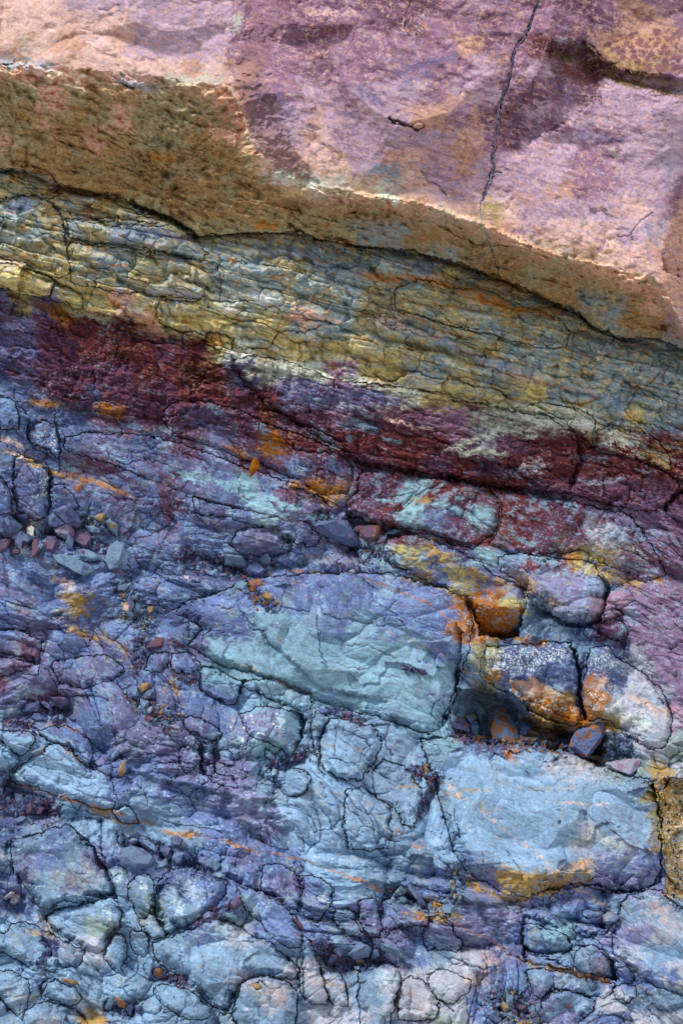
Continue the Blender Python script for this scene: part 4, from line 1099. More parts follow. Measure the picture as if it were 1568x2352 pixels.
# underside: ochre, olive, tan and rust in streaks
mix(COL, PL['O'], zB * spot(nz[0], 0.0, 0.3) * 0.6)
mix(COL, PL['T'], zB * spot(nz[4] + 0.4 * nz[1], 0.12, 0.4) * 0.5)
mix(COL, PL['G'], zB * spot(-nz[4] + nz[3], 0.15, 0.45) * 0.6)
mix(COL, PL['G'], zB * spot(nz[3] + nz[2], 0.1, 0.35) * 0.5); mix(COL, PL['o'], zB * spot(-nz[0], 0.2, 0.4) * 0.4)
mix(COL, PL['X'], zB * spot(nz[1] + nz[4], 0.42, 0.66) * 0.45)
# green layers
mix(COL, PL['y'], zC * spot(nz[0] + 0.4 * nz[3], 0.1, 0.4) * 0.5)
mix(COL, PL['g'], zC * spot(-nz[1], 0.02, 0.28) * 0.55)
mix(COL, PL['s'], zC * spot(-nz[0] - nz[3], 0.2, 0.5) * 0.45)
mix(COL, PL['X'], zC * spot(nz[1] + 0.6 * nz[0], 0.27, 0.46) * 0.7)
mix(COL, PL['X'], zC * np.clip(g1, 0, 1) * spot(nz[3], 0.0, 0.3) * 0.7)
mix(COL, PL['o'], zC * spot(nz[4] - 0.3 * nz[2], 0.2, 0.45) * 0.4)
mix(COL, PL['W'], zC * spot(nz[4] + nz[0], 0.34, 0.6) * 0.5); mix(COL, PL['Y'], zC * spot(nx1 + nz[3], 0.15, 0.4) * 0.45)
# maroon
md = zD + zE * sstep(1400, 1150, V - 0.12 * U)
mix(COL, lin((90, 50, 64)), (zD + zE * sstep(1330, 1180, V - 0.1 * U) * sstep(500, 700, U)) * spot(-nz[1], -0.05, 0.25) * 0.55)
mix(COL, PL['t'], md * spot(nz[0] + 0.5 * nz[1], 0.3, 0.48) * 0.7)
mix(COL, PL['y'], md * spot(nz[4] + nz[1], 0.45, 0.62) * 0.5)
mix(COL, PL['k'], md * spot(nz[4] - nz[3], 0.4, 0.62) * 0.45)
mix(COL, lin((120, 58, 40)), zD * spot(nz[2] - 0.4 * nz[1], 0.15, 0.4) * 0.5)
# blue rock
mix(COL, PL['p'], zE * spot(nz[1], 0.12, 0.4) * 0.5 * sstep(2300, 1500, V))
mix(COL, PL['m'], zE * spot(nz[1] + 0.3 * nz[0], 0.25, 0.45) * 0.6 * sstep(1900, 1300, V + 0.5 * U))
mix(COL, PL['B'], zE * spot(-nz[3] + 0.5 * nz[2], 0.1, 0.45) * 0.45)
mix(COL, PL['k'], zE * spot(nz[3] + 0.4 * nz[2], 0.2, 0.5) * 0.3 * sstep(1500, 2200, V))
mix(COL, PL['d'], zE * spot(-nz[2] - 0.4 * nz[0], 0.22, 0.5) * 0.35)
mix(COL, PL['t'], zE * spot(nz[2] - nz[1], 0.25, 0.5) * 0.4)
mix(COL, PL['y'], zE * sstep(0.028, 0.0, np.abs(fbm(al / 150, bed / 42, 290, 4, 0.55))) * spot(nz[3], 0.0, 0.3) * 0.5)
# each broken facet has weathered a little differently
tone = 1 + 0.20 * (i2 - 0.5) * (zE + 0.4 * zD) + 0.14 * (i3 - 0.5) * zE + 0.16 * h1 * zC + 0.18 * h2a * (zC + 0.4 * zB) + 0.12 * h3 * zC
COL *= (tone * TONE)[..., None]
# stains
edge = nz[2] * 1.3 + nz[4] * 1.3 + nz[0] * 0.8 + 0.5 * (i3 - .5)
for ln in SK.strip().split('\n'):
    a = ln.split(' ', 3); p = pts(a[3]); col = PL[a[2]]; st = float(a[1])
    if np.abs(p).max() > 0 and (p[-1].sum() < 2 or np.hypot(*(p[-1] - p[0])) > 900): continue
    if a[0] == 'F':
        wn = window(p, 20); d = polydist(WU[wn], WV[wn], p); m = sstep(-3, 4, d + 9 * edge[wn])
    else:
        hw = float(a[0]); 
        if '0,0' in a[3]: continue
        wn = window(p, hw * 2.2 + 10); d, s, q = linedist(WU[wn], WV[wn], p)
        m = sstep(1.25, 0.55, d / hw - edge[wn] * (1.5 if hw > 4.5 else 1.0)) * sstep(-0.05, 0.08, q) * sstep(1.05, 0.92, q)
        if hw < 3.6: m = m * (0.25 + 0.75 * sstep(-0.35, 0.05, nz[3][wn] + nz[0][wn]))
    if a[2] == 'X' and a[0] != 'F': mix(COL[wn], PL['y'], sstep(2.3, 0.9, d / hw - edge[wn] * 1.6) * 0.45 * sstep(-0.05, 0.08, q) * sstep(1.05, 0.92, q) * (hw > 3.5))
    if a[2] in 'cX' and a[0] != 'F': st *= 0.8
    mix(COL[wn], col, m * st)
# orange stain is broken by bare rock and dark grains
ora = sstep(0.25, 0.4, COL[..., 0] - COL[..., 2]) * zE
mix(COL, lin((84, 52, 26)), ora * spot(nz[4] + nz[2], 0.25, 0.5) * 0.6)
mix(COL, PL['k'], ora * spot(-nz[0] - nz[2], 0.32, 0.5) * 0.6)
# rubble takes the colours of its bits
for ln in PILES.strip().split('\n'):
    hd, path, lab = ln.split('|'); p = pts(path); hd = hd.split(); wd = float(hd[2]); wn = window(p, wd * 3); d, s, q = linedist(WU[wn], WV[wn], p)
    m = sstep(1.5, 0.9, d / wd - 0.7 * nzr[wn]); cc = np.array([PL[c if c not in 'XRy' else 'd'] for c in hd[3:]]); pk = cc[(q1i[wn] * 0.999 * len(cc)).astype(int)] * (0.7 + 0.6 * q2i[wn])[..., None]
    COL[wn] += (pk - COL[wn]) * (m * 0.7)[..., None]
# lichen dots
def dots(s, scale, thr, col, seed, rad=0.33):
    p = pts(s); wn = window(p, 10); d = polydist(WU[wn], WV[wn], p)
    a, b, c = cells(U[wn] / scale, V[wn] / scale, seed); sz = rad * (0.35 + c)
    mix(COL[wn], lin(col), sstep(sz, sz * 0.6, a) * (c > thr) * sstep(-2, 14, d + 14 * n3[wn] + 10 * nz[2][wn]) * (0.85 if thr < 0.9 else 0.4))
wh = (206, 212, 220)
for q in ('D 290,1440 340,1430 380,1560 280,1568', 'G 240,420 320,450 310,600 220,640', 'G 360,680 450,660 510,770 440,790', 'L 330,300 860,270 890,370 700,420 640,470 400,480 280,470',
          'L 560,590 760,590 900,640 900,730 740,720 560,640', 'L 960,370 1120,280 1160,440 960,460', 'L 940,560 1100,560 1000,740'):
    dots(q, 6.5, 0.35, wh, 300); dots(q, 4.2, 0.5, wh, 310)
dots('C 1060,220 1200,190 1568,150 1568,500 1250,440 1050,330', 16, 0.25, (124, 82, 96), 315, 0.5); dots('C 1080,230 1568,170 1568,490 1260,430', 8, 0.4, (140, 92, 100), 317, 0.5)
wn = window(pts('U 1518,1790 1718,2080'), 4); mix(COL[wn], PL['y'], sstep(0, 8, WU[wn] - 1516 - 0.04 * (V[wn] - 1800)) * sstep(1785, 1800, WV[wn]) * sstep(2075, 2050, WV[wn]) * 0.85)
yb = 'U 1518,1790 1718,1790 1718,2080 1530,2060'
dots(yb, 9, 0.75, (40, 40, 44), 320, 0.5); dots(yb, 5, 0.75, (60, 56, 50), 325, 0.4); dots(yb, 6, 0.72, wh, 330); dots(yb, 3.6, 0.6, wh, 340)
dots('K 0,760 540,600 540,700 60,960', 9, 0.85, wh, 350); dots('C 380,350 1568,600 1568,1500 300,1400', 12, 0.94, (226, 206, 214), 360, 0.2)
dots('G 0,0 1568,0 1568,1568 0,1568', 9, 0.95, (190, 196, 214), 370, 0.2); dots('H 0,0 1568,0 1568,1568 0,1568', 8, 0.94, (196, 190, 206), 375, 0.2)
dots('I 0,500 1568,700 1568,1568 0,1568', 8, 0.94, (200, 180, 196), 378, 0.2); dots('J 0,700 1568,700 1568,1568 0,1568', 10, 0.95, (190, 206, 224), 380, 0.24); dots('N -1400,0 2800,0 2800,1568 -1400,1568', 10, 0.955, (200, 210, 222), 390, 0.22)
# veinlets of pale quartz in the blue rock
mix(COL, lin((186, 192, 206)), zE * sstep(0.022, 0.0, vein2) * spot(nz[3], 0.1, 0.35) * 0.35)
mix(COL, PL['w'], zE * spot(nx1 - 0.5 * nz[2], 0.28, 0.5) * 0.4 * sstep(1150, 1500, V)); mix(COL, PL['s'], zE * spot(nx2 + nz[3], 0.2, 0.4) * 0.35); mix(COL, PL['T'], zE * spot(nx2 - nz[3], 0.45, 0.65) * 0.15)
mix(COL, PL['g'], zE * spot(nx1 + nz[3], 0.32, 0.5) * 0.35 * lowblue); mix(COL, PL['w'], zE * spot(nx2 - nx1, 0.42, 0.6) * 0.3 * lowblue)
COL *= (1 + 0.26 * nz[2] + 0.18 * nz[4] + 0.18 * nx1 + 0.12 * n5 + 0.24 * (i4 - .5) + 0.14 * (iF - .5) * (zB + zC) + 0.12 * (RNG.rand(NV, NU).astype(F32) - .5))[..., None]
COL *= (1 + 0.02 * zA + 0.80 * zB + 0.85 * zC + 0.06 * zD)[..., None]  # green beds brightened in the colour to offset the overhang's cast shade
COL *= 1 + zE[..., None] * np.array((0.27, 0.34, 0.24), F32)
COL = np.clip(COL * np.array(GAIN, F32), 0.004, 0.86).astype(F32)
# ------------------------------------------------------------------ materials
def rock_mat(name, grain=520.0, bump=0.35, rough=0.86, var=0.16, tint=None, attr=True):
    m = bpy.data.materials.new(name); m.use_nodes = True; t = m.node_tree; N = t.nodes; K = t.links; b = N['Principled BSDF']
    tc = N.new('ShaderNodeTexCoord')
    if attr:
        a = N.new('ShaderNodeAttribute'); a.attribute_name = 'pigment'; base = a.outputs['Color']
    else:
        base = None
    n = N.new('ShaderNodeTexNoise'); n.inputs['Scale'].default_value = grain; n.inputs['Detail'].default_value = 6; n.inputs['Roughness'].default_value = 0.7
    K.new(tc.outputs['Object'], n.inputs['Vector'])
    n2_ = N.new('ShaderNodeTexNoise'); n2_.inputs['Scale'].default_value = grain * 0.22; n2_.inputs['Detail'].default_value = 5; K.new(tc.outputs['Object'], n2_.inputs['Vector'])
    r = N.new('ShaderNodeMapRange'); r.inputs['From Min'].default_value = 0.25; r.inputs['From Max'].default_value = 0.75
    r.inputs['To Min'].default_value = 1 - var; r.inputs['To Max'].default_value = 1 + var; K.new(n.outputs['Fac'], r.inputs['Value'])
    mx = N.new('ShaderNodeMix'); mx.data_type = 'RGBA'; mx.blend_type = 'MULTIPLY'; mx.inputs['Factor'].default_value = 1
    if base: K.new(base, mx.inputs['A'])
    else:
        cr_ = N.new('ShaderNodeValToRGB'); K.new(n2_.outputs['Fac'], cr_.inputs['Fac'])
        e = cr_.color_ramp.elements; e[0].position = 0.34; e[1].position = 0.62
        for q, c in zip(e, tint): q.color = (*[float(z) for z in c], 1)
        K.new(cr_.outputs['Color'], mx.inputs['A'])
    K.new(r.outputs['Result'], mx.inputs['B']); K.new(mx.outputs['Result'], b.inputs['Base Color'])
    b.inputs['Roughness'].default_value = rough; b.inputs['Specular IOR Level'].default_value = 0.15
    bp = N.new('ShaderNodeBump'); bp.inputs['Strength'].default_value = bump; bp.inputs['Distance'].default_value = 0.002
    K.new(n.outputs['Fac'], bp.inputs['Height']); K.new(bp.outputs['Normal'], b.inputs['Normal'])
    return m
M_pink = rock_mat('pink_quartzite', 420, 0.30, 0.80, 0.12); M_olive = rock_mat('olive_shale', 560, 0.5, 0.9, 0.2)
M_mar = rock_mat('maroon_mudstone', 640, 0.5, 0.85, 0.24); M_blue = rock_mat('blue_siltstone', 560, 0.4, 0.82, 0.16)
# ------------------------------------------------------------------ helpers
def link(o, parent=None):
    SC.collection.objects.link(o)
    if parent: o.parent = parent
    return o
def tag(o, label=None, cat=None, group=None, kind=None):
    for k, v in (('label', label), ('category', cat), ('group', group), ('kind', kind)):
        if v: o[k] = v
    return o
R_ = SURF - CAM[1]
PX = (U - 784.0) / FU * R_; PZ = CAM[2] - (V - 1176.0) / FU * R_
def patch(name, face, mat, skirt=0.10, back=0.0):
    # a piece of the surveyed face with its own flanks running back into the hill
    ii, jj_ = np.nonzero(face)
    i0, i1_, j0, j1_ = ii.min(), ii.max() + 2, jj_.min(), jj_.max() + 2
    f = face[i0:i1_, j0:j1_].copy()
    if f.shape[0] < 1: return None
    H, W = i1_ - i0, j1_ - j0
    F = np.zeros((H + 1, W + 1), bool); F[:f.shape[0], :f.shape[1]] = f
    a, b = np.nonzero(F[:H, :W])
    keep = (a + 1 < H) & (b + 1 < W); a = a[keep]; b = b[keep]
    F[:] = False; F[a, b] = True
    W2 = W
    used = np.zeros((H, W), bool)
    for da in (0, 1):
        for db in (0, 1): used[a + da, b + db] = True
    idx = np.full((H, W), -1, np.int64); n = used.sum(); idx[used] = np.arange(n)
    sl_ = (slice(i0, i1_), slice(j0, j1_))
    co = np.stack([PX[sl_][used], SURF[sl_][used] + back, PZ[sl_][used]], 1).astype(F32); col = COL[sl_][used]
    q = np.stack([idx[a, b], idx[a + 1, b], idx[a + 1, b + 1], idx[a, b + 1]], 1)
    fs = [q]
    if skirt:
        e = []
        up = ~F[a - 1, b]; e.append((idx[a, b][up], idx[a, b + 1][up]))
        dn = ~F[a + 1, b]; e.append((idx[a + 1, b + 1][dn], idx[a + 1, b][dn]))
        lf = ~F[a, b - 1]; e.append((idx[a + 1, b][lf], idx[a, b][lf]))
        rt = ~F[a, b + 1]; e.append((idx[a, b + 1][rt], idx[a + 1, b + 1][rt]))
        s = np.concatenate([x for x, y in e]); t2 = np.concatenate([y for x, y in e])
        un, inv = np.unique(np.concatenate([s, t2]), return_inverse=True)
        bc = co[un].copy(); r = (bc[:, 1] - CAM[1] + skirt) / (bc[:, 1] - CAM[1])
        cen = co.mean(0); ray = (bc - np.array(CAM, F32)) / (bc[:, 1:2] - CAM[1]); bc += ray * skirt; bc[:, 0] += (cen[0] - bc[:, 0]) * 0.02; bc[:, 2] += (cen[2] - bc[:, 2]) * 0.02
        k = len(s); bi = n + inv
        fs.append(np.stack([t2, s, bi[:k], bi[k:]], 1)); co = np.vstack([co, bc]); col = np.vstack([col, col[un]])
    q = np.vstack(fs).astype(np.int32)
    me = bpy.data.meshes.new(name); me.vertices.add(len(co)); me.vertices.foreach_set('co', co.ravel())
    me.loops.add(q.size); me.loops.foreach_set('vertex_index', q.ravel())
    me.polygons.add(len(q)); me.polygons.foreach_set('loop_start', np.arange(0, q.size, 4, dtype=np.int32)); me.polygons.foreach_set('loop_total', np.full(len(q), 4, np.int32))
    me.polygons.foreach_set('use_smooth', np.ones(len(q), bool))
    me.update(calc_edges=True)
    at_ = me.attributes.new('pigment', 'FLOAT_COLOR', 'POINT'); at_.data.foreach_set('color', np.hstack([col, np.ones((len(col), 1), F32)]).astype(F32).ravel())
    me.materials.append(mat); return link(bpy.data.objects.new(name, me))
def cell_all(mask): return mask[:-1, :-1] & mask[1:, :-1] & mask[1:, 1:] & mask[:-1, 1:]
def pad(c):
    r = np.zeros((NV, NU), bool); r[:-1, :-1] = c; r[0] = False; r[:, 0] = False; return r
for k, (nm, cat, lab) in enumerate(BLOCKS, 1):
    c = pad(cell_all(IDM == k))
    if c.sum() < 20: print('EMPTY', nm); continue
    i_, j_ = np.nonzero(c); mi, mj = int(i_.mean()), int(j_.mean()); v = vs[mi]; u = us[mj]
    mat = M_pink if k < 3 else (M_olive if v < L3[mj] else (M_mar if v < L4[mj] + 90 and u > 300 else M_blue))
    o = patch(nm, c, mat, 0.10 if k > 2 else 0.2); tag(o, lab, cat)
# the hill itself: everything that is not a separate rock, one skin passing behind them
inner = IDM > 0
er = inner.copy()
for s_ in range(5): er[1:-1, 1:-1] = er[1:-1, 1:-1] & er[:-2, 1:-1] & er[2:, 1:-1] & er[1:-1, :-2] & er[1:-1, 2:]
SAVE = SURF
SURF = np.where((IDM == 1) | (IDM == 2), np.maximum(0.14, SURF + 0.05), SURF + 0.03 * inner).astype(F32); R_ = SURF - CAM[1]; PX = (U - 784.0) / FU * R_; PZ = CAM[2] - (V - 1176.0) / FU * R_
hill = pad(~(er[:-1, :-1]))
o = patch('cliff', hill, M_blue, 0.0); tag(o, kind='structure'); SURF = SAVE
# hill beyond the surveyed part, ground in front
def sheet_obj(name, xs_, zs_, fn, mat, colfn=None):
    bm = bmesh.new(); g = [[bm.verts.new(fn(x, z)) for x in xs_] for z in zs_]
    for i in range(len(zs_) - 1):
        for j in range(len(xs_) - 1): bm.faces.new((g[i][j], g[i][j + 1], g[i + 1][j + 1], g[i + 1][j]))
    bmesh.ops.recalc_face_normals(bm, faces=bm.faces); me = bpy.data.meshes.new(name); bm.to_mesh(me); bm.free(); me.materials.append(mat)
    return tag(link(bpy.data.objects.new(name, me)), kind='structure')
M_hill = rock_mat('hill_rock', 30, 0.8, 0.9, 0.3, tint=(PL['d'] * .8, PL['k'] * .7), attr=False)
M_ground = rock_mat('ground_scree', 60, 0.8, 0.95, 0.3, tint=(lin((140, 136, 130)), lin((190, 184, 176))), attr=False)
from mathutils import noise as mn
def hillf(x, z):
    y = np.interp(z, [-1, 0.4, 1.4, 2.2, 2.6, 4.5], [-0.45, -0.15, 0.3, 0.42, 0.25, 0.9]) + 0.25 * mn.noise(Vector((x * 0.9, 0, z * 0.9))) + 0.08 * mn.noise(Vector((x * 4, 3, z * 4))) - 0.30 * min(1.0, max(0.0, (abs(x) - 1.15) * 1.6))
    return (x, y + 0.4 * max(0.0, 1 - max(0.0, abs(x) - 1.2) * 3), z)
sheet_obj('hills', np.linspace(-7, 7, 141), np.linspace(-0.3, 4.4, 60), hillf, M_hill)
def grf(x, y): return (x, y, 0.03 * mn.noise(Vector((x, y, 0))) - (0.0 if y < -0.3 else 0.05))
sheet_obj('ground', np.concatenate([[-300, -60], np.linspace(-8, 8, 30), [60, 300]]), np.concatenate([[-300, -60], np.linspace(-8, 1.5, 24)]), grf, M_ground)
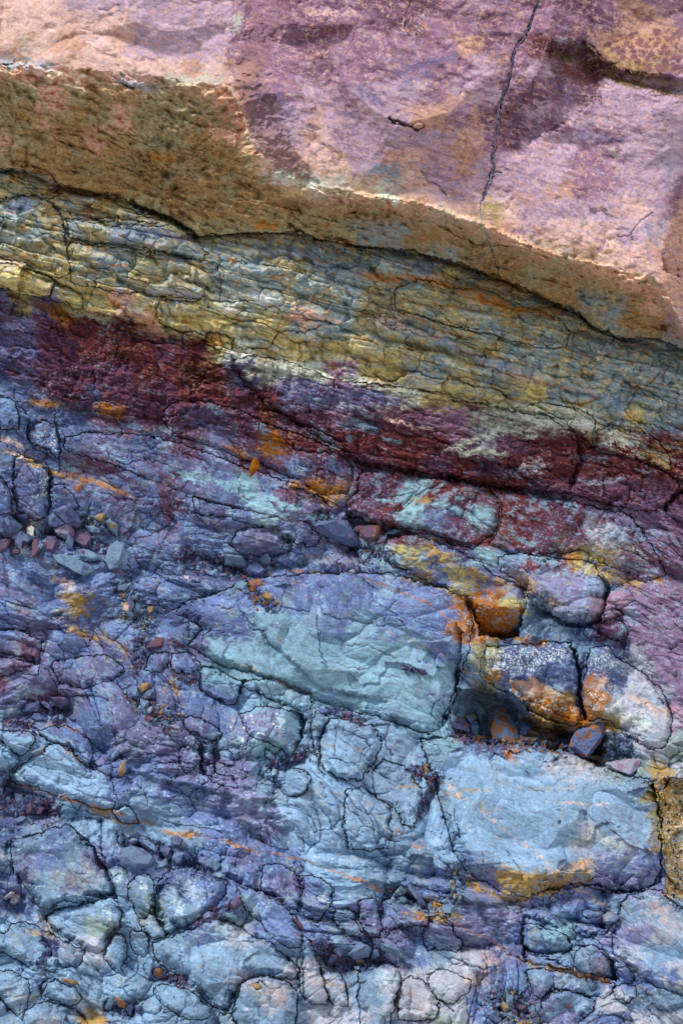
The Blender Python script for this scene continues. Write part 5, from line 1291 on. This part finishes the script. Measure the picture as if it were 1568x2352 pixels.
# ------------------------------------------------------------------ loose stones traced one by one: name | main + second colour | thickness cm | outline | label
LS = '''
loose_stone|s d|3.0|G 0,742 70,730 140,785 143,800 110,845 40,868 0,830|pale grey blocky stone at the left edge of the heap on the ledge
loose_stone|d v|3.0|G 330,690 400,662 440,665 470,700 522,770 490,800 455,805 430,765 350,700|purple stone with large white specks on top of the left heap
loose_stone|s b|2.4|G 300,740 335,700 430,765 340,805 305,790|blue stone tucked under the white specked stone
loose_stone|k V|2.6|G 333,805 425,762 465,820 470,860 425,880 370,855|greyish tan stone leaning in front of the white specked stone
loose_stone|W P|2.0|G 172,800 195,785 217,800 215,885 195,888 172,845|small cream and white upright stone in the left heap
loose_stone|M R|2.0|G 205,880 225,870 270,912 250,950 212,988 203,960|dark red pointed stone below the cream upright stone
loose_stone|M d|2.2|G 290,852 350,855 362,890 335,960 290,950|plum stone with a few white specks in the middle of the left heap
loose_stone|M p|2.4|G 465,815 540,808 580,855 575,890 530,930 465,880|dark maroon squared stone at the right end of the left heap
loose_stone|y g|1.8|G 590,735 625,715 660,712 662,735 640,765 605,755|mustard topped stone above the right end of the left heap
loose_stone|t y|2.0|G 655,765 690,740 740,800 738,862 710,840 685,800|blue grey stone with a yellow streak right of the left heap
loose_stone|M m|2.0|G 0,880 40,870 80,865 40,945 0,950|dark maroon stone at the lower left edge of the heap
loose_stone|p s|1.8|G 90,880 130,820 145,860 135,940 100,910|tall lilac splinter between the grey blocky stone and the cream stone
loose_stone|m M|1.6|G 62,945 95,922 128,940 120,970 70,972|small round dark red stone at the foot of the left heap
loose_stone|d m|1.8|G 85,712 175,715 190,745 185,768 140,768 95,740|flat dark violet stone behind the left heap
loose_stone|t d|2.0|G 540,790 590,788 635,812 625,840 560,835|teal stone beside the mustard topped stone
loose_stone|t s|2.0|G 680,920 735,880 790,905 780,990 740,1050 690,1060 660,1010|grey green squared stone with white flecks below the left heap
loose_stone|t m|2.2|G 480,935 560,940 655,985 660,1005 600,1010 540,1010 495,985|long stone with maroon and teal stripes under the left heap
loose_stone|t b|2.0|G 330,965 420,970 590,1045 595,1075 540,1110 470,1080 350,1010|long teal stone lying below the striped stone
loose_stone|y X|1.8|G 465,545 490,528 515,532 515,570 480,578 468,560|bright yellow pebble in a small nook on the upper left
loose_stone|y P|1.8|G 765,1280 800,1265 830,1285 825,1320 795,1335 765,1310|pale yellow stone in the chips left of the dark slate face
loose_stone|y T|1.5|G 930,1300 965,1292 968,1320 940,1345 925,1325|small buff stone right of the pale yellow stone
loose_stone|s v|1.8|G 740,1165 790,1150 805,1180 780,1200 740,1195|small lilac stone at the top of the chip gully
loose_stone|t s|2.2|H 0,970 60,968 110,980 145,1030 135,1060 70,1045 0,1035|pale teal stone left of the teal cone
loose_stone|t c|1.8|H 218,1000 240,970 262,962 285,990 278,1030 245,1042 222,1030|small pale teal cone under the oval slate boulder
loose_stone|b d|2.4|H 105,1065 160,1005 190,1000 215,1040 262,1065 268,1085 240,1115 150,1105|slate coloured stone below the pale teal cone
loose_stone|t d|1.8|H 60,1140 100,1125 142,1150 140,1180 110,1195 65,1175|bluish green stone left of the orange and maroon stones
loose_stone|X M|1.8|H 145,1130 215,1120 240,1150 225,1180 175,1175 150,1155|maroon stone with an orange top below the slate coloured stone
loose_stone|y X|1.6|H 228,1225 270,1203 300,1245 290,1258 240,1245|golden wedge stone at the lower end of the middle chips
loose_stone|b v|2.6|H 575,785 600,760 700,758 765,755 810,820 860,900 865,912 790,922 700,885 620,845|purple block with a white stripe above the middle chips
loose_stone|M X|2.6|H 832,790 880,783 970,782 970,820 955,870 915,895 880,880 845,840|red brown block with an orange corner beside the white striped block
loose_stone|t y|1.6|H 990,845 1030,815 1075,808 1110,822 1060,842 1000,850|thin pale wedge above the lichen slab
loose_stone|p m|1.8|H 935,900 970,860 1010,850 1000,880 960,910|small violet wedge right of the red brown block
loose_stone|X s|3.6|L 345,795 350,760 385,675 440,670 490,735 530,800 542,905 440,880 370,885 343,840|orange and grey upright stone in the debris hollow
loose_stone|b X|3.8|L 850,925 870,860 910,800 1000,752 1060,755 1092,785 1085,840 1030,905 975,990 930,985|long blue stone with an orange end leaning in the debris hollow
loose_stone|p d|2.2|L 72,780 110,745 160,770 232,815 225,828 120,810|dark purple sliver at the left end of the debris hollow
loose_stone|X d|2.2|L 105,745 150,728 190,735 235,790 225,815 165,775|orange crusted stone at the left end of the debris hollow
loose_stone|y t|2.0|L 190,725 260,712 272,740 235,782 215,765|small ochre and teal stone beside the orange crusted stone
loose_stone|b d|2.2|L 540,765 575,755 620,785 600,840 570,862 540,840|navy blue stone right of the upright orange and grey stone
loose_stone|X o|1.8|L 697,840 730,832 772,842 765,878 715,880|small rust coloured stone in the middle of the debris hollow
loose_stone|t d|1.8|L 230,780 265,755 290,775 285,860 240,850|teal splinter between the orange crusted and the upright stone
loose_stone|o y|1.8|L 962,990 1020,975 1085,988 1068,1010 1000,1005|flat ochre stone in the shade below the leaning blue stone
loose_stone|k V|3.0|L 1080,1025 1190,1000 1300,998 1285,1060 1240,1102 1180,1085 1110,1060|pale mauve stone at the right end of the debris hollow
loose_stone|c s|1.6|L 1185,935 1215,928 1232,955 1215,975 1190,960|tiny pale blue stone above the pale mauve stone
loose_stone|t s|1.8|L 850,935 895,922 915,960 900,975 860,962|little teal stone at the foot of the leaning blue stone
loose_stone|R m|2.0|J 912,300 940,265 985,235 1025,235 1030,285 985,305|dark red flat stone beside the tip of the massive teal block
loose_stone|y X|1.8|J 875,545 895,520 935,525 935,550 900,582 878,575|cream and orange stone in the chips of the lower gully
loose_stone|b s|2.0|J 797,560 830,535 865,540 872,600 850,612 805,612|slate stone left of the cream and orange stone
loose_stone|s t|1.8|J 900,590 940,560 960,575 945,620 915,622|blue stone just below the cream and orange stone
loose_stone|t s|1.8|J 880,620 915,630 935,640 905,685 882,655|pale blue wedge lying in the lower gully
loose_stone|M k|1.8|J 915,700 940,668 968,660 970,690 945,718 918,722|light maroon stone at the bottom of the lower gully
loose_stone|R M|1.6|J 905,725 935,722 970,735 960,755 910,750|dark red stone under the light maroon stone
loose_stone|s y|2.2|J 738,1085 755,1010 785,1000 800,1005 795,1060 765,1110 740,1098|upright blue stone with an orange edge
loose_stone|s d|2.2|J 675,975 710,940 745,940 742,975 705,1010 680,1000|grey stone above the upright blue stone with the orange edge
loose_stone|v p|1.8|J 590,1020 655,975 675,1005 665,1030 610,1035|violet flat stone left of the grey stone
loose_stone|t c|1.5|J 362,730 385,718 402,735 395,755 370,752|round pale green pebble left of centre
loose_stone|t y|2.0|J 175,955 240,935 275,920 270,955 215,975|teal and yellow stone lodged in the crack of the blue slabs
loose_stone|p s|1.8|J 430,745 460,712 490,725 495,755 450,758|violet stone right of the round pale green pebble
loose_stone|d p|2.0|J 145,700 160,655 240,630 265,665 235,700 180,715|purple block among rubble on the left
loose_stone|v d|1.8|J 250,640 300,635 330,670 325,700 275,665|small violet block beside the purple block
loose_stone|v M|2.0|J 315,610 380,605 440,620 435,650 390,690 340,660|angular mauve block on the left rubble shelf
loose_stone|d p|2.0|J 195,745 215,710 250,712 300,760 240,765|dark curved stone on the left rubble shelf
loose_stone|v k|2.0|J 1170,880 1190,870 1230,895 1205,920 1175,905|small lilac stone above the hooked dark rock
loose_stone|M p|2.0|J 212,1255 225,1230 285,1275 260,1290 225,1280|maroon stone at the top right of the lowest left chips
loose_stone|M R|2.2|J 225,1330 270,1290 290,1300 255,1345 225,1350|dark red stone among the lowest left chips
loose_stone|s v|2.2|J 80,1390 130,1355 175,1365 150,1395 100,1408|pale violet stone at the foot of the lowest left chips
loose_stone|s k|2.4|M 805,415 840,402 875,410 860,440 825,450 808,438|pale block in the rubble right of the violet wedge boulder
loose_stone|v d|2.4|M 1010,480 1040,450 1075,465 1060,510 1030,515|violet block in the rubble above the white patched boulder
loose_stone|s d|2.8|M 1065,520 1110,460 1160,490 1165,540 1110,590 1075,570|blue grey block standing in the rubble above the white patched boulder
loose_stone|p s|2.4|M 1070,400 1110,385 1145,410 1125,455 1080,450|violet lump under the rusty orange line
loose_stone|t s|2.0|M 965,600 990,560 1050,530 1052,570 1010,595|flat pale blue stone left of the blue grey block
loose_stone|d s|2.6|M 865,420 900,405 970,435 1005,500 980,510 900,460|dark slanted stone above the flat pale blue stone
loose_stone|s d|2.6|M 1240,545 1260,512 1330,530 1380,570 1360,612 1300,605|slate stone at the right end of the rubble strip
loose_stone|c s|1.6|M 1335,620 1380,615 1410,640 1380,652 1340,640|small pale slab below the slate stone
loose_stone|s p|3.0|M 735,520 770,465 830,450 900,470 960,520 975,550 930,590 850,602 780,570|broad lilac stone at the left of the rubble strip
loose_stone|M p|2.4|M 1440,810 1470,775 1510,770 1520,820 1480,850 1445,845|squared maroon stone right of the white patched boulder
loose_stone|p v|2.0|M 1270,890 1310,860 1340,880 1330,910 1280,920|violet stone at the left end of the short chip strip
loose_stone|c s|1.8|M 1365,870 1400,858 1480,890 1490,912 1430,905|white edged flat stone above the pale blue boulder
loose_stone|X o|1.8|M 960,1235 985,1215 1015,1220 1040,1270 1010,1285 980,1265|rust orange stone in a nook of the pale boulders
loose_stone|X y|2.0|M 715,1400 750,1405 795,1440 780,1470 745,1455|orange tent shaped stone near the bottom left
loose_stone|t s|2.0|M 655,1470 690,1400 720,1430 700,1470 665,1485|pale pointed stone left of the orange tent shaped stone
loose_stone|y T|2.0|M 385,1280 430,1285 490,1300 485,1325 440,1320 395,1300|ochre tinted flat stone near the bottom left corner
loose_stone|k P|2.4|M 20,780 70,735 95,740 85,770 40,790|mauve wedge at the left edge beside the violet wedge boulder
loose_stone|k T|2.4|M 60,800 90,750 130,765 128,800 80,820|tan topped stone beside the violet wedge boulder
loose_stone|s d|2.2|N 1140,680 1165,670 1250,800 1262,835 1235,820 1170,750|long splinter of stone lying diagonally
loose_stone|M R|1.6|N 430,910 445,905 490,960 488,985 465,965|small maroon splinter in the vertical joint
loose_stone|R r|1.6|N 1010,725 1035,718 1055,730 1050,748 1018,745|tiny dark red stone at the end of the rusty seam
loose_stone|g t|2.4|N 1060,750 1100,700 1140,735 1130,755 1090,765|greenish stone beside the tiny dark red stone
loose_stone|s t|2.2|N 1350,830 1400,815 1440,830 1420,880 1370,875|pale blue stone in the chips left of the purple plate
loose_stone|M d|2.4|N 640,1190 680,1130 715,1135 710,1165 660,1210|maroon stone in the lower middle chips
loose_stone|y t|1.8|N 810,1165 850,1150 880,1165 865,1190 820,1195|yellow cornered stone in the lower middle chips
loose_stone|s B|2.8|N 770,1130 830,1055 900,1070 915,1100 905,1150 850,1150 810,1165|blue block above the yellow cornered stone
loose_stone|B s|2.2|N 915,1140 930,1110 960,1100 970,1150 920,1165|small square blue block right of the yellow cornered stone
loose_stone|s c|1.6|N 810,1210 840,1205 850,1222 830,1235 812,1225|tiny pale stone under the yellow cornered stone
loose_stone|t s|2.4|N 975,1060 1040,1070 1100,1105 1085,1145 1030,1130 980,1100|flat blue stone right of the lower middle chips
loose_stone|o y|1.8|N 150,1325 185,1308 230,1330 225,1350 175,1345|brown stone lying on the round cracked boulder
loose_stone|s k|3.0|O 1058,890 1090,868 1130,865 1168,898 1140,930 1100,952 1065,930|faceted grey violet stone on top of the stepped pile
loose_stone|s t|2.0|O 190,760 240,755 300,780 320,800 260,810 200,790|thin blue stone at the start of the mustard seam
loose_stone|M V|1.6|O 825,1450 855,1440 875,1455 865,1472 830,1470|little pitted maroon pebble set in the lilac boulder
loose_stone|s t|2.0|O 640,1450 665,1425 678,1440 665,1500 645,1490|narrow blue stone left of the lilac boulder
loose_stone|B b|2.0|O 1185,1510 1215,1490 1235,1505 1225,1535 1195,1530|small blue stone at the bottom right
loose_stone|b t|1.6|K 590,680 645,680 650,705 600,712 575,700|violet stone at the top of the round shelled stone
loose_stone|M p|1.6|K 435,1000 460,975 490,985 480,1010 445,1018|maroon chip stone beneath the squared teal block
loose_stone|c y|1.6|K 285,1090 300,1060 325,1065 325,1090 295,1110|pale stone with a yellow corner left of the rounded knob
loose_stone|T X|1.8|B 1180,790 1205,770 1238,772 1242,795 1210,808 1182,803|small tan pebble caught in the slot of the pink rock
'''
def rock_attr(me, c1, c2, seed):
    n = len(me.vertices); co = np.empty(n * 3, F32); me.vertices.foreach_get('co', co); co = co.reshape(-1, 3)
    r = np.random.RandomState(seed); o = Vector(r.rand(3) * 50)
    a = np.array([mn.noise(Vector(c) * 45 + o) + 0.5 * mn.noise(Vector(c) * 130 + o) for c in co], F32)
    b = np.array([mn.noise(Vector(c) * 260 + o) for c in co], F32)
    m = sstep(0.05, 0.25, a)[:, None]; C = ((PL[c1] * (1 - m) + PL[c2] * m) * 0.78 + PL['s'] * 0.17) * (1 + 0.25 * b)[:, None] * (0.9 + 0.2 * r.rand())
    C = np.clip(C * np.array(GAIN, F32), 0.005, 0.85)
    at_ = me.attributes.new('pigment', 'FLOAT_COLOR', 'POINT'); at_.data.foreach_set('color', np.hstack([C, np.ones((n, 1), F32)]).astype(F32).ravel())
def hull_mesh(name, P, mat, c1, c2, seed, fine=0.006, rough=0.0009):
    bm = bmesh.new(); vs_ = [bm.verts.new(p) for p in P]
    r = bmesh.ops.convex_hull(bm, input=vs_)
    bmesh.ops.delete(bm, geom=[v for v in bm.verts if not v.link_faces], context='VERTS')
    bmesh.ops.dissolve_limit(bm, angle_limit=0.06, verts=bm.verts, edges=bm.edges)
    bmesh.ops.triangulate(bm, faces=bm.faces)
    for k in range(5):
        e = [q for q in bm.edges if q.calc_length() > fine]
        if not e: break
        bmesh.ops.subdivide_edges(bm, edges=e, cuts=1, use_grid_fill=False)
        bmesh.ops.triangulate(bm, faces=[f for f in bm.faces if len(f.verts) > 3])
    bm.normal_update(); o = Vector((seed * 1.7, 3, 9))
    dd = {v: v.normal * (mn.noise(v.co * 60 + o) * 2 + mn.noise(v.co * 170 + o)) * rough * 1.6 for v in bm.verts}
    for v, d in dd.items(): v.co += d
    me = bpy.data.meshes.new(name); bm.to_mesh(me); bm.free(); me.materials.append(mat); rock_attr(me, c1, c2, seed); return me
def stone(name, c1, c2, th, p, label, seed, cat='stone', lift=0.75):
    r = np.random.RandomState(seed); s = []
    x0, x1, y0, y1 = p[:, 0].min() - 5, p[:, 0].max() + 5, p[:, 1].min() - 5, p[:, 1].max() + 5
    for _ in range(60):
        u, v = r.uniform(x0, x1), r.uniform(y0, y1); s.append((1, u, v, at(u, v)))
    s = np.array(s); A = s[:, :3].copy(); c = p.mean(0); A[:, 1] -= c[0]; A[:, 2] -= c[1]; sol = np.linalg.lstsq(A, s[:, 3], rcond=None)[0]
    th = max(th, 0.42 * min(np.ptp(p[:, 0]), np.ptp(p[:, 1])) * 0.00128)
    sol[1:] = np.clip(sol[1:], -0.0009, 0.0009); base = np.percentile(s[:, 3], 35)
    f = lambda u, v: base + sol[1] * (u - c[0]) + sol[2] * (v - c[1])
    P = []
    for u, v in p:
        P.append(P3(u, v, f(u, v) - th * lift * .6 + r.uniform(-.15, .15) * th)); bu, bv = c[0] + (u - c[0]) * .86, c[1] + (v - c[1]) * .86
        P.append(P3(bu, bv, f(bu, bv) + th * 0.9))
    sx_, sy_ = r.uniform(-.13, .13, 2); tl_ = r.uniform(-.5, .5, 2); sz_ = np.array([np.ptp(p[:, 0]), np.ptp(p[:, 1])])
    for q in p[::1 if len(p) < 6 else 2]:
        e_ = (q - c) * r.uniform(.55, .78) + np.array([sx_, sy_]) * sz_; u, v = c + e_; P.append(P3(u, v, f(u, v) - th * lift - th * (.62 + float((tl_ * e_ / sz_).sum()))))
    cen = sum(P, Vector()) / len(P); me = hull_mesh(name, [q - cen for q in P], M_mar, c1, c2, seed)
    o = link(bpy.data.objects.new(name, me)); o.location = cen; return tag(o, label, cat)
for i, ln in enumerate(LS.strip().split('\n')):
    nm, cc, th, out, lab = ln.split('|'); a, b = cc.split(); p = pts(out)
    stone('pebble' if 'pebble' in lab else nm, a, b, float(th) * 0.01 * 0.85, p, lab, 900 + i, 'pebble' if 'pebble' in lab else 'loose stone')
# ------------------------------------------------------------------ heaps of small chips: counted ones, then the grit between them

shape = {}
def chip_mesh(k, cname):
    if (k, cname) not in shape:
        r = np.random.RandomState(40 + k); P = []
        while len(P) < 11:
            q = r.normal(size=3); q /= np.linalg.norm(q); q *= (0.5, 0.36, 0.22 + 0.1 * (k % 3)); P.append(Vector(q) * r.uniform(.85, 1.1))
        c2 = {'X': 'o', 'y': 'G', 'M': 'm', 'R': 'm', 'o': 'y'}.get(cname, 'd' if k % 2 else 's')
        me = hull_mesh('rock_chip', [p * 0.1 for p in P], M_mar, cname, c2, 60 + k, 0.05, 0.002); shape[(k, cname)] = me
    return shape[(k, cname)]
def along(p, r, wd):
    s = np.concatenate([[0], np.cumsum(np.hypot(*(p[1:] - p[:-1]).T))]); t = r.uniform(0, s[-1]); i = min(np.searchsorted(s, t, 'right') - 1, len(p) - 2)
    q = p[i] + (p[i + 1] - p[i]) * ((t - s[i]) / max(s[i + 1] - s[i], 1e-3)); return q[0] + r.normal() * wd * .45, q[1] + r.normal() * wd * .45
rr = np.random.RandomState(5); GV = []
for ln in PILES.strip().split('\n'):
    hd, path, lab = ln.split('|'); hd = hd.split(); n, sz, wd = int(hd[0]), float(hd[1]), float(hd[2]); cl = hd[3:]; p = pts(path)
    n = int(n * 0.72)
    L = np.hypot(*(p[1:] - p[:-1]).T).sum()
    for k in range(n):
        u, v = along(p, rr, wd); y = at(u, v); size = sz * rr.uniform(.9, 2.9) * 0.00128 * 10
        o = link(bpy.data.objects.new('rock_chip', chip_mesh(rr.randint(9), cl[int(len(cl) * rr.rand() ** 1.4)])))
        o.location = P3(u, v, y - size * 0.022 - rr.rand() * 0.010); o.scale = (size,) * 3
        o.rotation_euler = (rr.uniform(0, 6.3), rr.uniform(0, 6.3), rr.uniform(0, 6.3)); tag(o, lab, 'rock chip', 'chips: ' + lab)
    for k in range(int(L * wd * 0.22) + 40):
        u, v = along(p, rr, wd * 1.5); GV.append((u, v, 1.4 + 6.0 * rr.rand() ** 2.2, cl[int(len(cl) * rr.rand() ** 1.7)]))
# grit scattered thinly in joints and on ledges over the lower face
for k in range(5200):
    u, v = rr.uniform(-60, 1628), rr.uniform(1230, 2420)
    i = int((v - V0) / ST); j = int((u - U0) / ST)
    if SURF[min(i + 4, NV - 1), j] < SURF[i, j] - 0.005 or (GAP[i, j] > 0.008 and rr.rand() < .6): GV.append((u, v + 1, rr.uniform(1.0, 2.8), 'dMsptb'[rr.randint(6)]))
gv_, gf_, gc_ = [], [], []
OCT = np.array([(1, 0, 0), (-1, 0, 0), (0, 1, 0), (0, -1, 0), (0, 0, 1), (0, 0, -1)], F32); OF = [(0, 2, 4), (2, 1, 4), (1, 3, 4), (3, 0, 4), (2, 0, 5), (1, 2, 5), (3, 1, 5), (0, 3, 5)]
for u, v, s, c in GV:
    e = Euler(rr.uniform(0, 6.3, 3)).to_matrix(); E = np.array(e, F32); q = (OCT * rr.uniform(.5, 1.15, (6, 1)) * np.array((1.2, .9, .5)) * s * 0.00128) @ E.T
    b = len(gv_) * 6; gv_.append(q + np.array(P3(u, v, at(u, v) - s * 0.0006), F32)); gf_ += [(a + b, d + b, f + b) for a, d, f in OF]
    gc_.append(np.repeat((PL[c] * rr.uniform(.6, 1.25) * np.array(GAIN))[None], 6, 0))
me = bpy.data.meshes.new('gravel'); me.from_pydata(np.vstack(gv_).tolist(), [], gf_); me.update()
a_ = me.attributes.new('pigment', 'FLOAT_COLOR', 'POINT'); gc_ = np.vstack(gc_); a_.data.foreach_set('color', np.hstack([gc_, np.ones((len(gc_), 1))]).astype(F32).ravel())
me.materials.append(M_mar); tag(link(bpy.data.objects.new('gravel', me)), kind='stuff')
# ------------------------------------------------------------------ dead leaf and rusty twig
def simple(name, c, c2, rough=.7, scale=120):
    return rock_mat(name, scale, .25, rough, .1, tint=(lin(c) * .9, lin(c2) * .9), attr=False)
lp = pts('H 185,360 205,365 215,400 216,425 195,455 165,487 152,480 155,450 152,430 162,395 172,365'); y0 = min(at(a, b) for a, b in lp) - 0.014
bm = bmesh.new(); mid = [P3(*q, y0 - .004) for q in ((564 - 0, 1051), (583, 1064), (583, 1078), (578, 1090))]
mp = pts('H 190,362 190,395 184,425 172,455 156,486'); rg = pts('H 205,368 216,398 216,428 194,455 160,486'); lf = pts('H 176,366 162,398 152,430 156,452 153,484')
rows = []
for k in range(5):
    cu = 0.006 * math.sin(k / 4 * 3.1) + 0.006 * (k / 4) ** 2
    rows.append([bm.verts.new(P3(*(lf[k] * (1 - t_) + mp[k] * t_), y0 + .004 * (1 - t_) - cu)) for t_ in (0, .5, 1)] + [bm.verts.new(P3(*(mp[k] * (1 - t_) + rg[k] * t_), y0 + .006 * t_ - cu)) for t_ in (.5, 1)])
for k in range(4):
    for j in range(4): bm.faces.new((rows[k][j], rows[k][j + 1], rows[k + 1][j + 1], rows[k + 1][j]))
bmesh.ops.solidify(bm, geom=bm.faces[:], thickness=0.0008)
bmesh.ops.recalc_face_normals(bm, faces=bm.faces); me = bpy.data.meshes.new('leaf'); bm.to_mesh(me); bm.free(); me.materials.append(simple('dead_leaf', (206, 140, 30), (170, 96, 24)))
leaf = tag(link(bpy.data.objects.new('leaf', me)), 'curled orange yellow dead leaf hanging on the dark plum slab', 'leaf')
def tube(name, P, rad, mat, parent=None):
    bm = bmesh.new(); R = []
    for k, (q, r_) in enumerate(zip(P, rad)):
        d = (P[min(k + 1, len(P) - 1)] - P[max(k - 1, 0)]).normalized(); a = d.orthogonal().normalized(); b = d.cross(a)
        R.append([bm.verts.new(q + (a * math.cos(t_) + b * math.sin(t_)) * r_) for t_ in [j * 1.0472 for j in range(6)]])
    for A, B in zip(R, R[1:]):
        for j in range(6): bm.faces.new((A[j], A[(j + 1) % 6], B[(j + 1) % 6], B[j]))
    bm.faces.new(R[0][::-1]); bm.faces.new(R[-1]); me = bpy.data.meshes.new(name); bm.to_mesh(me); bm.free(); me.materials.append(mat); return link(bpy.data.objects.new(name, me), parent)
tp = pts('H 214,122 212,160 206,200 203,240 200,268'); ty = [at(a, b) - .004 for a, b in tp]; ty = [min(ty)] * 5
M_twig = simple('rusty_twig', (96, 52, 44), (66, 38, 34))
tag(tube('twig', [P3(a, b, y + k * .001) for k, ((a, b), y) in enumerate(zip(tp, ty))], (.0022, .0024, .002, .0022, .0016), M_twig), 'short dark rusty twig standing upright above the dead leaf', 'twig')
